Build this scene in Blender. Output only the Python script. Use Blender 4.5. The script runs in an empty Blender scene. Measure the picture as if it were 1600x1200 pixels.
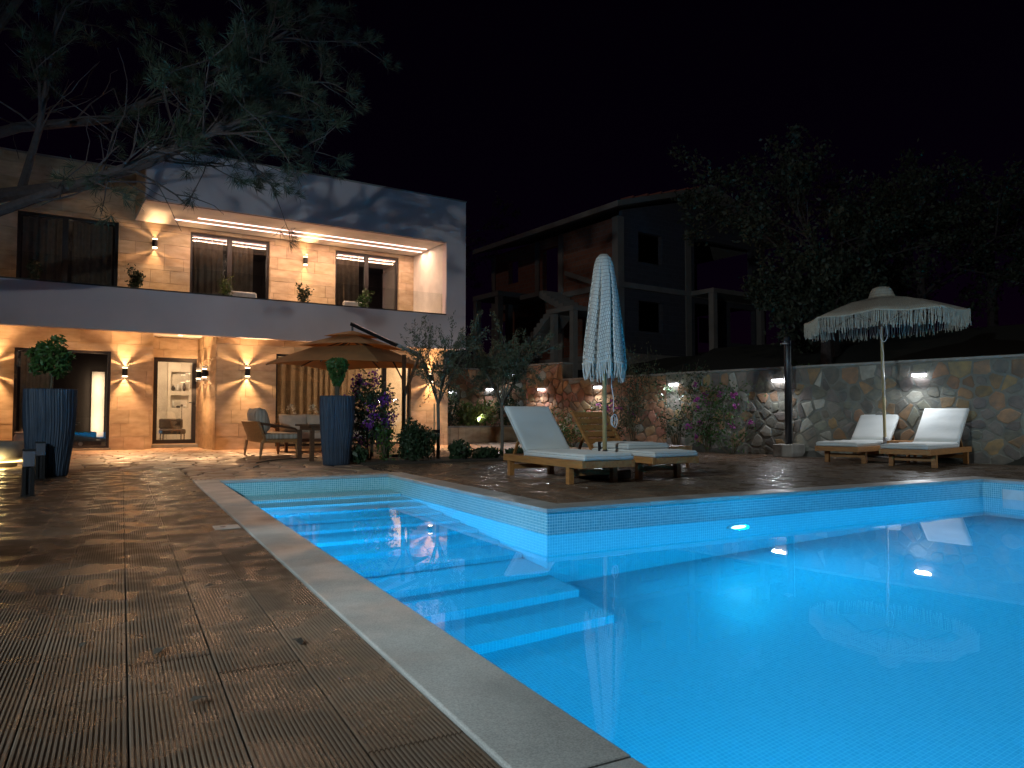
import bpy, math, random
import numpy as np
from mathutils import Vector, Matrix

random.seed(7)
S = bpy.context.scene
COL = S.collection
R = math.radians

# ------------------------------------------------------------------ camera
cam_d = bpy.data.cameras.new('camera'); cam = bpy.data.objects.new('camera', cam_d); COL.objects.link(cam)
cam.location = (0, 0, 0.78)
cam.rotation_euler = (R(90 + 2.5), 0, R(-28))
cam_d.sensor_width = 36; cam_d.lens = 36 * 1145 / 1600
cam_d.clip_start = 0.05; cam_d.clip_end = 2000
S.camera = cam

# ------------------------------------------------------------------ world, moon, exposure
W = bpy.data.worlds.new('World'); S.world = W; W.use_nodes = True
wn = W.node_tree; wn.nodes.clear()
sky = wn.nodes.new('ShaderNodeTexSky'); sky.sky_type = 'NISHITA'; sky.sun_disc = False
sky.sun_elevation = R(52); sky.sun_rotation = R(262)
bg = wn.nodes.new('ShaderNodeBackground'); bg.inputs['Strength'].default_value = 0.00045
tint = wn.nodes.new('ShaderNodeMix'); tint.data_type = 'RGBA'; tint.blend_type = 'MULTIPLY'
tint.inputs[0].default_value = 1.0; tint.inputs[7].default_value = (1.0, .12, .85, 1)
wo = wn.nodes.new('ShaderNodeOutputWorld')
wn.links.new(sky.outputs[0], tint.inputs[6]); wn.links.new(tint.outputs[2], bg.inputs[0]); wn.links.new(bg.outputs[0], wo.inputs[0])
md = bpy.data.lights.new('moon', 'SUN'); md.energy = 0.075; md.angle = R(0.5); md.color = (1, .86, .74)
moon = bpy.data.objects.new('moon', md); COL.objects.link(moon)
moon.rotation_euler = Vector((.98, .12, -1.27)).to_track_quat('-Z', 'Y').to_euler()

S.view_settings.view_transform = 'Standard'; S.view_settings.look = 'None'
S.view_settings.exposure = 0.2; S.view_settings.gamma = 1.0; S.view_settings.use_curve_mapping = False
S.render.engine = 'CYCLES'
c = S.cycles
c.use_denoising = True
c.max_bounces = 8; c.diffuse_bounces = 3; c.glossy_bounces = 4; c.transmission_bounces = 6; c.transparent_max_bounces = 10
c.caustics_reflective = False; c.caustics_refractive = True
c.sample_clamp_indirect = 4.0; c.sample_clamp_direct = 0
c.use_light_tree = True

# ------------------------------------------------------------------ helpers
def cw(lat, depth, z):
    """a point by metres to the side / away along the terrace's long sight line"""
    return Vector((.4695 * depth + .8829 * lat, .8829 * depth - .4695 * lat, z))

def tag(o, label=None, cat=None, group=None, kind=None):
    if label: o['label'] = label
    if cat: o['category'] = cat
    if group: o['group'] = group
    if kind: o['kind'] = kind
    return o

def empty(name, loc=(0, 0, 0), rz=0, parent=None):
    o = bpy.data.objects.new(name, None); COL.objects.link(o)
    o.location = loc; o.rotation_euler = (0, 0, rz); o.empty_display_size = .1
    if parent: o.parent = parent
    return o

class MB:
    def __init__(s): s.v = []; s.f = []
    def add(s, vs, fs):
        n = len(s.v); s.v.extend([tuple(p) for p in vs]); s.f.extend([tuple(i + n for i in q) for q in fs]); return s
    def box(s, x0, x1, y0, y1, z0, z1):
        return s.add([(x0,y0,z0),(x1,y0,z0),(x1,y1,z0),(x0,y1,z0),(x0,y0,z1),(x1,y0,z1),(x1,y1,z1),(x0,y1,z1)],
                     [(0,3,2,1),(4,5,6,7),(0,1,5,4),(1,2,6,5),(2,3,7,6),(3,0,4,7)])
    def beam(s, p, q, w, h, up=(0, 0, 1)):
        p = Vector(p); q = Vector(q); d = (q - p).normalized(); u = Vector(up)
        r = d.cross(u)
        if r.length < 1e-4: r = d.cross(Vector((1, 0, 0)))
        r.normalize(); u = r.cross(d).normalized()
        vs = []
        for e in (p, q):
            for a, b in ((-1,-1),(1,-1),(1,1),(-1,1)): vs.append(e + r * (a * w / 2) + u * (b * h / 2))
        return s.add(vs, [(0,1,2,3),(7,6,5,4),(0,4,5,1),(1,5,6,2),(2,6,7,3),(3,7,4,0)])
    def tube(s, path, rad, n=7, cap=True):
        path = [Vector(p) for p in path]; m = len(path)
        if not hasattr(rad, '__len__'): rad = [rad] * m
        vs = []; fs = []; ref = None
        for i, p in enumerate(path):
            d = (path[min(i + 1, m - 1)] - path[max(i - 1, 0)]).normalized()
            if ref is None: ref = Vector((0, 0, 1)) if abs(d.z) < .9 else Vector((1, 0, 0))
            a = d.cross(ref)
            if a.length < 1e-5: a = d.orthogonal()
            a.normalize(); b = d.cross(a); ref = a.cross(d)
            for k in range(n):
                t = 2 * math.pi * k / n; vs.append(p + (a * math.cos(t) + b * math.sin(t)) * rad[i])
        for i in range(m - 1):
            for k in range(n):
                k2 = (k + 1) % n; fs.append((i*n+k, i*n+k2, (i+1)*n+k2, (i+1)*n+k))
        if cap: fs.append(tuple(range(n))); fs.append(tuple(range((m-1)*n, m*n))[::-1])
        return s.add(vs, fs)
    def lathe(s, prof, n=24, c=(0, 0, 0), fn=None, cap=True):
        vs = []; fs = []; m = len(prof)
        for i, (r, z) in enumerate(prof):
            for k in range(n):
                t = 2 * math.pi * k / n; rr = fn(r, z, t) if fn else r
                vs.append((c[0] + rr * math.cos(t), c[1] + rr * math.sin(t), c[2] + z))
        for i in range(m - 1):
            for k in range(n):
                k2 = (k + 1) % n; fs.append((i*n+k, i*n+k2, (i+1)*n+k2, (i+1)*n+k))
        if cap: fs.append(tuple(range(n))[::-1]); fs.append(tuple(range((m-1)*n, m*n)))
        return s.add(vs, fs)
    def quad(s, a, b, c, d): return s.add([a, b, c, d], [(0, 1, 2, 3)])
    def build(s, name, mat, parent=None, smooth=False, bevel=0, uv=False, recenter=False, frame=None, seg=2):
        v = s.v; loc = None
        if recenter:
            a = np.array(v); lo = a.min(0); hi = a.max(0); c = np.array([(lo[0]+hi[0])/2, (lo[1]+hi[1])/2, lo[2]])
            v = [tuple(p) for p in (a - c)]; loc = Vector(c)
        me = bpy.data.meshes.new(name); me.from_pydata(v, [], s.f); me.update()
        if smooth: me.polygons.foreach_set('use_smooth', [True] * len(me.polygons))
        if uv:
            ul = me.uv_layers.new(name='UVMap')
            for p in me.polygons:
                nx, ny, nz = abs(p.normal.x), abs(p.normal.y), abs(p.normal.z)
                for li in p.loop_indices:
                    q = me.vertices[me.loops[li].vertex_index].co
                    ul.data[li].uv = (q.x, q.y) if nz >= max(nx, ny) else ((q.y, q.z) if nx >= ny else (q.x, q.z))
        me.materials.append(mat)
        o = bpy.data.objects.new(name, me); COL.objects.link(o)
        if parent: o.parent = parent
        if loc is not None: o.location = loc
        if frame is not None:
            o.matrix_world = frame @ Matrix.Translation(loc if loc is not None else Vector((0, 0, 0)))
        if bevel:
            b = o.modifiers.new('bevel', 'BEVEL'); b.width = bevel; b.segments = seg; b.limit_method = 'ANGLE'; b.angle_limit = R(40)
        return o

def inst(mesh, name, loc, parent=None, scale=(1, 1, 1), rz=0):
    o = bpy.data.objects.new(name, mesh); COL.objects.link(o)
    if parent: o.parent = parent
    o.location = loc; o.scale = scale; o.rotation_euler = (0, 0, rz); return o

def npmesh(name, verts, nper, mat, parent=None):
    """mesh of equal polygons: verts is (N*nper, 3)"""
    n = len(verts) // nper
    me = bpy.data.meshes.new(name)
    me.vertices.add(len(verts)); me.vertices.foreach_set('co', np.asarray(verts, np.float32).ravel())
    me.loops.add(len(verts)); me.loops.foreach_set('vertex_index', np.arange(len(verts), dtype=np.int32))
    me.polygons.add(n); me.polygons.foreach_set('loop_start', np.arange(0, n * nper, nper, dtype=np.int32))
    me.polygons.foreach_set('loop_total', np.full(n, nper, np.int32))
    me.update(calc_edges=True); me.materials.append(mat)
    o = bpy.data.objects.new(name, me); COL.objects.link(o)
    if parent: o.parent = parent
    return o

def leaf_quads(cen, L, Wd, rng, dirs=None, spread=1.0, jit=.35):
    """rhombic leaves: centres (N,3), length, width"""
    n = len(cen); a = rng.normal(size=(n, 3))
    if dirs is not None: a = dirs + a * spread
    a /= np.linalg.norm(a, axis=1)[:, None] + 1e-9
    b = np.cross(a, rng.normal(size=(n, 3))); b /= np.linalg.norm(b, axis=1)[:, None] + 1e-9
    l = (L * (1 + jit * rng.uniform(-1, 1, n)))[:, None]; w = (Wd * (1 + jit * rng.uniform(-1, 1, n)))[:, None]
    v = np.empty((n, 4, 3)); v[:, 0] = cen - a * l * .5; v[:, 1] = cen + b * w * .5; v[:, 2] = cen + a * l * .5; v[:, 3] = cen - b * w * .5
    return v.reshape(-1, 3)

# ------------------------------------------------------------------ materials
class NT:
    def __init__(s, name):
        s.m = bpy.data.materials.new(name); s.m.use_nodes = True; s.t = s.m.node_tree; s.t.nodes.clear()
        s.out = s.n('ShaderNodeOutputMaterial')
    def n(s, t, **kw):
        o = s.t.nodes.new(t)
        for k, v in kw.items(): setattr(o, k, v)
        return o
    def l(s, a, b): s.t.links.new(a, b)

def rgba(c): return (c[0], c[1], c[2], 1)

def mat(name, col, rough=.6, metal=0, col2=None, scale=4, detail=4, orand=0, bump=0, bscale=60, spec=.5,
        rough2=None, rscale=3, stretch=None, hue=0, island=False, sheen=0, trans=0, stain=0, sscale=1.3):
    k = NT(name); p = k.n('ShaderNodeBsdfPrincipled'); k.l(p.outputs[0], k.out.inputs[0])
    p.inputs['Roughness'].default_value = rough; p.inputs['Metallic'].default_value = metal
    p.inputs['Specular IOR Level'].default_value = spec
    if sheen: p.inputs['Sheen Weight'].default_value = sheen
    g = k.n('ShaderNodeNewGeometry'); pos = g.outputs['Position']
    if stretch:
        mp = k.n('ShaderNodeMapping'); mp.inputs['Scale'].default_value = stretch; k.l(pos, mp.inputs[0]); pos = mp.outputs[0]
    no = k.n('ShaderNodeTexNoise'); no.inputs['Scale'].default_value = scale; no.inputs['Detail'].default_value = detail; k.l(pos, no.inputs[0])
    rp = k.n('ShaderNodeMapRange'); rp.inputs[1].default_value = .3; rp.inputs[2].default_value = .7; k.l(no.outputs[0], rp.inputs[0])
    mx = k.n('ShaderNodeMix', data_type='RGBA'); c2 = col2 or tuple(x * .72 for x in col)
    mx.inputs[6].default_value = rgba(col); mx.inputs[7].default_value = rgba(c2); k.l(rp.outputs[0], mx.inputs[0])
    last = mx.outputs[2]
    if orand or hue:
        oi = k.n('ShaderNodeObjectInfo'); rnd = oi.outputs['Random']
        if island:
            ad = k.n('ShaderNodeMath', operation='ADD'); k.l(rnd, ad.inputs[0]); k.l(g.outputs['Random Per Island'], ad.inputs[1])
            fr = k.n('ShaderNodeMath', operation='FRACT'); k.l(ad.outputs[0], fr.inputs[0]); rnd = fr.outputs[0]
        hs = k.n('ShaderNodeHueSaturation')
        a = k.n('ShaderNodeMapRange'); a.inputs[3].default_value = 1 - orand; a.inputs[4].default_value = 1 + orand; k.l(rnd, a.inputs[0]); k.l(a.outputs[0], hs.inputs['Value'])
        if hue:
            m7 = k.n('ShaderNodeMath', operation='MULTIPLY'); m7.inputs[1].default_value = 7.31; k.l(rnd, m7.inputs[0])
            f7 = k.n('ShaderNodeMath', operation='FRACT'); k.l(m7.outputs[0], f7.inputs[0])
            h = k.n('ShaderNodeMapRange'); h.inputs[3].default_value = .5 - hue; h.inputs[4].default_value = .5 + hue; k.l(f7.outputs[0], h.inputs[0]); k.l(h.outputs[0], hs.inputs['Hue'])
        k.l(last, hs.inputs['Color']); last = hs.outputs[0]
    if stain:
        ns = k.n('ShaderNodeTexNoise'); ns.inputs['Scale'].default_value = sscale; ns.inputs['Detail'].default_value = 6; k.l(g.outputs['Position'], ns.inputs[0])
        rs = k.n('ShaderNodeMapRange'); rs.inputs[1].default_value = .35; rs.inputs[2].default_value = .62; rs.inputs[3].default_value = 1 - stain; rs.inputs[4].default_value = 1; k.l(ns.outputs[0], rs.inputs[0])
        h2 = k.n('ShaderNodeHueSaturation'); k.l(rs.outputs[0], h2.inputs['Value']); k.l(last, h2.inputs['Color']); last = h2.outputs[0]
    k.l(last, p.inputs['Base Color'])
    if rough2 is not None:
        n2 = k.n('ShaderNodeTexNoise'); n2.inputs['Scale'].default_value = rscale; n2.inputs['Detail'].default_value = 5; k.l(g.outputs['Position'], n2.inputs[0])
        r2 = k.n('ShaderNodeMapRange'); r2.inputs[1].default_value = .40; r2.inputs[2].default_value = .58
        r2.inputs[3].default_value = rough2; r2.inputs[4].default_value = rough; k.l(n2.outputs[0], r2.inputs[0]); k.l(r2.outputs[0], p.inputs['Roughness'])
    if bump:
        nb = k.n('ShaderNodeTexNoise'); nb.inputs['Scale'].default_value = bscale; nb.inputs['Detail'].default_value = 4; k.l(pos, nb.inputs[0])
        bp = k.n('ShaderNodeBump'); bp.inputs['Strength'].default_value = bump; bp.inputs['Distance'].default_value = .01; k.l(nb.outputs[0], bp.inputs['Height']); k.l(bp.outputs[0], p.inputs['Normal'])
    if trans:
        tr = k.n('ShaderNodeBsdfTranslucent'); k.l(last, tr.inputs[0]); ms = k.n('ShaderNodeMixShader'); ms.inputs[0].default_value = trans
        k.l(p.outputs[0], ms.inputs[1]); k.l(tr.outputs[0], ms.inputs[2]); k.l(ms.outputs[0], k.out.inputs[0])
    return k.m

def emit(name, col, strength):
    k = NT(name); e = k.n('ShaderNodeEmission'); e.inputs[0].default_value = rgba(col); e.inputs[1].default_value = strength; k.l(e.outputs[0], k.out.inputs[0]); return k.m

def glass(name, tint=(.94, .93, .92), refl=.9, ior=2.0):
    k = NT(name); t = k.n('ShaderNodeBsdfTransparent'); t.inputs[0].default_value = rgba(tint)
    g = k.n('ShaderNodeBsdfGlossy'); g.inputs['Roughness'].default_value = .0; g.inputs[0].default_value = (refl, refl, refl, 1)
    f = k.n('ShaderNodeFresnel'); f.inputs[0].default_value = ior; m = k.n('ShaderNodeMixShader')
    k.l(f.outputs[0], m.inputs[0]); k.l(t.outputs[0], m.inputs[1]); k.l(g.outputs[0], m.inputs[2]); k.l(m.outputs[0], k.out.inputs[0]); return k.m

def mosaic(name, cA, cB, grout, size=.025):
    k = NT(name); p = k.n('ShaderNodeBsdfPrincipled'); k.l(p.outputs[0], k.out.inputs[0])
    uv = k.n('ShaderNodeUVMap'); b = k.n('ShaderNodeTexBrick'); b.offset = 0; b.squash = 1
    b.inputs['Color1'].default_value = rgba(cA); b.inputs['Color2'].default_value = rgba(cB); b.inputs['Mortar'].default_value = rgba(grout)
    b.inputs['Scale'].default_value = 1; b.inputs['Mortar Size'].default_value = size * .07; b.inputs['Mortar Smooth'].default_value = .1
    b.inputs['Brick Width'].default_value = size; b.inputs['Row Height'].default_value = size
    k.l(uv.outputs[0], b.inputs[0]); k.l(b.outputs[0], p.inputs['Base Color']); p.inputs['Roughness'].default_value = .22
    bp = k.n('ShaderNodeBump'); bp.inputs['Strength'].default_value = .25; bp.inputs['Distance'].default_value = .002; bp.invert = True
    k.l(b.outputs['Fac'], bp.inputs['Height']); k.l(bp.outputs[0], p.inputs['Normal'])
    return k.m

def water_mat():
    k = NT('water'); p = k.n('ShaderNodeBsdfPrincipled'); k.l(p.outputs[0], k.out.inputs[0])
    p.inputs['Base Color'].default_value = (.93, .98, 1, 1); p.inputs['Roughness'].default_value = 0
    p.inputs['IOR'].default_value = 1.33; p.inputs['Transmission Weight'].default_value = 1
    g = k.n('ShaderNodeNewGeometry'); n = k.n('ShaderNodeTexNoise'); n.inputs['Scale'].default_value = 2.2; n.inputs['Detail'].default_value = 2
    k.l(g.outputs['Position'], n.inputs[0]); b = k.n('ShaderNodeBump'); b.inputs['Strength'].default_value = .012; b.inputs['Distance'].default_value = .01
    k.l(n.outputs[0], b.inputs['Height']); k.l(b.outputs[0], p.inputs['Normal'])
    return k.m

def brickwall(name, c1, c2, mortar, w=.25, h=.2):
    k = NT(name); p = k.n('ShaderNodeBsdfPrincipled'); k.l(p.outputs[0], k.out.inputs[0]); p.inputs['Roughness'].default_value = .9
    uv = k.n('ShaderNodeUVMap'); b = k.n('ShaderNodeTexBrick')
    b.inputs['Color1'].default_value = rgba(c1); b.inputs['Color2'].default_value = rgba(c2); b.inputs['Mortar'].default_value = rgba(mortar)
    b.inputs['Scale'].default_value = 1; b.inputs['Mortar Size'].default_value = .012; b.inputs['Brick Width'].default_value = w; b.inputs['Row Height'].default_value = h
    k.l(uv.outputs[0], b.inputs[0]); k.l(b.outputs[0], p.inputs['Base Color']); return k.m

M = {}
M['deck'] = mat('ribbed_composite', (.125, .088, .062), .55, col2=(.085, .060, .043), scale=1.3, orand=.2, rough2=.14, rscale=4.5, stain=.35, sscale=1.6, bump=.15, bscale=220, spec=.42)
M['coping'] = mat('coping_stone', (.47, .48, .47), .55, col2=(.29, .30, .295), scale=190, detail=2, orand=.08, bump=.12, bscale=300, stain=.28, sscale=2.2, rough2=.3, rscale=3)
M['paver'] = mat('terrace_stone', (.42, .29, .20), .6, col2=(.30, .19, .13), scale=5, orand=.32, hue=.012, bump=.3, bscale=40, island=True, rough2=.34, rscale=1.7)
M['joint'] = mat('dark_joint', (.06, .045, .035), .9, scale=20)
M['soil'] = mat('soil', (.045, .035, .025), .95, scale=9, bump=.6, bscale=30)
M['ground'] = mat('ground', (.022, .022, .016), .95, scale=.6, bump=.5, bscale=6)
M['tile_band'] = mosaic('mosaic_tile', (.10, .38, .47), (.16, .46, .55), (.60, .80, .84))
M['tile_deep'] = mosaic('submerged_mosaic', (.17, .47, .57), (.21, .51, .61), (.33, .62, .70))
M['water'] = water_mat()
M['travertine'] = mat('travertine', (.62, .47, .31), .6, col2=(.43, .30, .18), scale=3.6, detail=9, orand=.14, hue=.006, bump=.14, bscale=35, stretch=(1, 1, 2.6))
M['render'] = mat('white_render', (.70, .61, .62), .85, col2=(.67, .585, .60), scale=1.2, bump=.06, bscale=90, stain=.1, sscale=.9)
M['soffit'] = mat('soffit_paint', (.78, .74, .68), .7, scale=2)
M['trim'] = mat('dark_metal_trim', (.07, .06, .06), .45, metal=.3, scale=30)
M['frame'] = mat('anthracite_frame', (.035, .03, .032), .4, metal=.2, scale=30)
M['glass'] = glass('window_glass')
M['glassrail'] = glass('balustrade_glass', (.96, .98, .98), .6, 1.5)
M['curtain'] = mat('curtain_fabric', (.55, .45, .36), .9, scale=8, trans=.35, bump=.1, bscale=200)
M['interior'] = mat('interior_plaster', (.72, .66, .58), .8, scale=2)
M['intdark'] = mat('interior_dark', (.06, .05, .045), .8, scale=2)
M['intwood'] = mat('interior_wood', (.20, .11, .06), .5, scale=9)
M['black'] = mat('black_metal', (.018, .018, .02), .4, metal=.4, scale=30)
M['blackplastic'] = mat('black_plastic', (.02, .02, .024), .35, scale=30)
M['planter'] = mat('blue_grey_planter', (.024, .042, .074), .6, col2=(.016, .028, .05), scale=6, bump=.3, bscale=60)
M['wood'] = mat('teak', (.42, .20, .065), .5, col2=(.27, .115, .035), scale=6, detail=6, stretch=(6, .7, 6), orand=.12, bump=.08, bscale=80)
M['darkwood'] = mat('dark_wood', (.12, .06, .035), .5, col2=(.08, .04, .02), scale=8, stretch=(5, 1, 5))
M['cushion'] = mat('outdoor_cushion', (.66, .68, .67), .9, col2=(.60, .62, .61), scale=2.2, bump=.7, bscale=5, sheen=.2)
M['piping'] = mat('cushion_piping', (.52, .54, .53), .9, scale=20)
M['pillow'] = mat('sofa_pillow', (.62, .52, .42), .95, scale=5, bump=.4, bscale=9)
M['pillow2'] = mat('striped_pillow', (.55, .47, .38), .95, col2=(.30, .24, .19), scale=26, stretch=(1, .05, .05), detail=1)
M['rope'] = mat('macrame_cotton', (.66, .62, .57), .95, col2=(.52, .49, .45), scale=30, bump=.4, bscale=120)
M['rope2'] = mat('beige_macrame', (.50, .45, .36), .95, col2=(.38, .34, .27), scale=30, bump=.4, bscale=120)
M['whitecord'] = mat('white_cord', (.75, .75, .78), .8, scale=30)
M['bamboo'] = mat('parasol_pole', (.36, .29, .14), .45, col2=(.25, .20, .10), scale=8)
M['steel'] = mat('steel', (.55, .56, .58), .3, metal=1, scale=30)
M['canvas'] = mat('tan_canvas', (.58, .34, .15), .9, col2=(.50, .29, .13), scale=5, trans=.5)
M['mortar'] = mat('grey_mortar', (.21, .205, .175), .95, col2=(.15, .15, .13), scale=7, bump=.6, bscale=30)
M['mortar2'] = mat('warm_mortar', (.26, .18, .13), .95, col2=(.20, .13, .09), scale=6, bump=.5, bscale=30)
M['stone_grey'] = mat('rubble_stone', (.23, .205, .165), .85, col2=(.14, .14, .125), scale=7, detail=8, orand=.32, hue=.06, bump=.7, bscale=22, island=True)
M['stone_ochre'] = mat('ochre_stone', (.33, .20, .10), .85, col2=(.17, .13, .09), scale=7, detail=7, orand=.3, hue=.02, bump=.7, bscale=22, island=True)
M['stone_pale'] = mat('pale_stone', (.38, .37, .32), .85, col2=(.27, .26, .22), scale=9, detail=7, orand=.2, bump=.7, bscale=22)
M['stone_red'] = mat('red_stone', (.46, .26, .16), .85, col2=(.31, .15, .09), scale=8, detail=7, orand=.3, hue=.02, bump=.6, bscale=25, island=True)
M['cap'] = mat('wall_cap', (.32, .30, .27), .8, scale=8, bump=.3)
M['concrete'] = mat('raw_concrete', (.30, .26, .23), .9, col2=(.22, .19, .17), scale=1.5, bump=.3, bscale=15)
M['brick'] = brickwall('hollow_brick', (.34, .12, .07), (.26, .09, .05), (.22, .17, .14))
M['greywall'] = brickwall('grey_block', (.085, .078, .095), (.072, .066, .08), (.10, .094, .11), .4, .2)
M['rooftile'] = mat('roof_batten', (.30, .10, .07), .8, scale=5)
M['bark'] = mat('pine_bark', (.058, .042, .042), .95, col2=(.034, .025, .026), scale=14, bump=.8, bscale=25)
M['olivebark'] = mat('olive_bark', (.16, .14, .115), .9, scale=18, bump=.6, bscale=40)
M['needle'] = mat('pine_needle', (.018, .033, .014), .75, col2=(.011, .02, .010), scale=2)
M['olive'] = mat('olive_leaf', (.10, .12, .075), .55, col2=(.07, .09, .05), scale=5, trans=.2)
M['leaf'] = mat('green_leaf', (.06, .14, .035), .5, col2=(.04, .09, .02), scale=6, trans=.25)
M['leafd'] = mat('dark_leaf', (.03, .06, .025), .55, col2=(.02, .045, .018), scale=6, trans=.15)
M['leafy'] = mat('yellow_green_leaf', (.16, .19, .05), .5, col2=(.08, .13, .03), scale=6, trans=.25)
M['treeleaf'] = mat('wild_tree_leaf', (.042, .052, .032), .6, col2=(.025, .034, .02), scale=2, trans=.15)
M['purple'] = mat('purple_bract', (.17, .03, .30), .6, col2=(.11, .02, .22), scale=7, trans=.3)
M['pink'] = mat('magenta_bract', (.36, .06, .30), .6, col2=(.26, .04, .22), scale=7, trans=.3)
M['stem'] = mat('plant_stem', (.10, .08, .05), .8, scale=12)
M['white'] = mat('white_lacquer', (.72, .72, .70), .4, scale=6)
M['petal'] = mat('white_petal', (.75, .70, .55), .6, scale=9)
M['terracotta'] = mat('clay_pot', (.34, .22, .16), .8, scale=12)
M['redish'] = mat('reddish_bench', (.45, .30, .24), .8, scale=6)
M['e_warm'] = emit('warm_lamp_glass', (1, .74, .46), 5)
M['e_strip'] = emit('led_strip', (1, .60, .52), 4)
M['e_cool'] = emit('cool_lamp_glass', (.93, .92, 1), 14)
M['e_pool'] = emit('pool_lamp_lens', (.35, .8, 1), 7)
M['e_yellow'] = emit('yellow_led', (1, .70, .25), 5)

WARM = (1, .57, .27); COOL = (.90, .95, 1.0)
def light(name, kind, loc, power, col, parent=None, rot=None, target=None, smooth=0, **kw):
    d = bpy.data.lights.new(name, kind); d.energy = power; d.color = col
    for a, b in kw.items(): setattr(d, a, b)
    if smooth:
        d.use_nodes = True; t = d.node_tree; em = t.nodes.get('Emission'); lf = t.nodes.new('ShaderNodeLightFalloff')
        lf.inputs['Strength'].default_value = 1.0; lf.inputs['Smooth'].default_value = smooth; t.links.new(lf.outputs['Quadratic'], em.inputs['Strength'])
    o = bpy.data.objects.new(name, d); COL.objects.link(o)
    if parent: o.parent = parent
    o.location = loc
    if target is not None: o.rotation_euler = (Vector(target) - Vector(loc)).to_track_quat('-Z', 'Y').to_euler()
    elif rot: o.rotation_euler = rot
    return o

# ------------------------------------------------------------------ stone cells
def vcells(seeds, rect, k=22):
    seeds = np.asarray(seeds, float); out = []
    for i, s0 in enumerate(seeds):
        d = ((seeds - s0) ** 2).sum(1); idx = np.argpartition(d, min(k, len(seeds) - 1))[:k]
        poly = [(rect[0], rect[2]), (rect[1], rect[2]), (rect[1], rect[3]), (rect[0], rect[3])]
        for j in idx:
            if j == i: continue
            mx, my = (s0 + seeds[j]) / 2; nx, ny = seeds[j] - s0
            new = []; n = len(poly)
            for a in range(n):
                p, q = poly[a], poly[(a + 1) % n]
                dp = (p[0]-mx)*nx + (p[1]-my)*ny; dq = (q[0]-mx)*nx + (q[1]-my)*ny
                if dp <= 0: new.append(p)
                if (dp < 0 < dq) or (dq < 0 < dp):
                    t = dp / (dp - dq); new.append((p[0] + t*(q[0]-p[0]), p[1] + t*(q[1]-p[1])))
            poly = new
            if len(poly) < 3: break
        out.append(poly if len(poly) >= 3 else None)
    return out

srng = np.random.default_rng(77)
def stone(poly, gap, h, rnd=1, dome=.3, jit=0):
    """rounded stone on a plane: returns verts (u, v, w) and faces"""
    P = np.array(poly); c = P.mean(0); r = np.sqrt(((P - c) ** 2).sum(1)).mean()
    P = c + (P - c) * max(.3, 1 - gap / r)
    for _ in range(rnd):
        Q = np.roll(P, -1, 0); P = np.stack([.75*P + .25*Q, .25*P + .75*Q], 1).reshape(-1, 2)
    if len(P) > 14: P = P[::2]
    if jit: P = P + srng.normal(0, r * jit, P.shape)
    n = len(P); vs = []; fs = []
    for sc, w in ((1, 0), (.97, h * .6), (.86, h)):
        for p in c + (P - c) * sc: vs.append((p[0], p[1], w))
    vs.append((c[0], c[1], h * (1 + dome)))
    for a in range(2):
        for i in range(n):
            j = (i + 1) % n; fs.append((a*n+i, a*n+j, (a+1)*n+j, (a+1)*n+i))
    for i in range(n): fs.append((2*n+i, 2*n+(i+1) % n, 3*n))
    return vs, fs, c

def struct(o, label, cat): return tag(o, label, cat, kind='structure')

# ------------------------------------------------------------------ ground
HO = Vector((7.918, 17.489, 0)); HANG = math.atan2(.0854, .9963)
HF = Matrix.Translation(HO) @ Matrix.Rotation(HANG, 4, 'Z')
def hloc(x, y):  # world -> villa frame
    q = HF.inverted() @ Vector((x, y, 0)); return q.x, q.y
WP = Vector((12.62, 6.4, 0)); WD = Vector((-.242, .970, 0)); WN = Vector((-.970, -.242, 0))
def terrain_z(x, y):
    s = (Vector((x, y, 0)) - WP).dot(-WN)                    # metres behind the garden wall
    t = 0
    if (Vector((x, y, 0)) - WP).dot(WD) > 11.4: s -= 2.2
    if s > .15: t = min(1, (s - .15) / .5) * 1.35 + max(0, min(1, (s - 2) / 6)) * 1.8 + max(0, s - 8) * .10
    yy = y - (20.9 if x > 8.8 else 32)
    if yy > 0: t = max(t, min(1, yy / 1.2) * 1.3 + max(0, min(1, (yy-1) / 6)) * 1.6 + max(0, yy - 8) * .10)
    return -.06 + min(t, 16)
xs = sorted(set([-400, -200, -90, -40, -20, -12, -8, -6, -4, -2, 0, 1.03, 2, 3.15, 4, 5, 6, 7, 8, 9, 9.4, 10, 10.5, 11, 11.5, 12, 12.5, 13, 13.5, 14, 15, 16, 18, 20, 23, 26, 30, 40, 60, 100, 200, 400]))
ys = sorted(set([-400, -200, -90, -40, -20, -10, -5, -4, -2, 0, 2, 4, 5.3, 6, 7, 8, 9.45, 10, 11, 12, 13, 14, 15, 16, 17, 18, 19, 20, 20.5, 21, 22, 23, 25, 28, 32, 40, 60, 100, 200, 400]))
g = MB(); vi = {}
for i, x in enumerate(xs):
    for j, y in enumerate(ys): vi[i, j] = len(g.v); g.v.append((x, y, terrain_z(x, y)))
for i in range(len(xs) - 1):
    for j in range(len(ys) - 1):
        cx = (xs[i] + xs[i+1]) / 2; cy = (ys[j] + ys[j+1]) / 2
        if (1.03 < cx < 9.4 and -4 < cy < 5.3) or (1.03 < cx < 3.15 and 5.3 < cy < 9.45): continue
        g.f.append((vi[i, j], vi[i+1, j], vi[i+1, j+1], vi[i, j+1]))
struct(g.build('ground', M['ground']), 'dark rough ground rising into a hillside behind the garden wall', 'ground')

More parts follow.
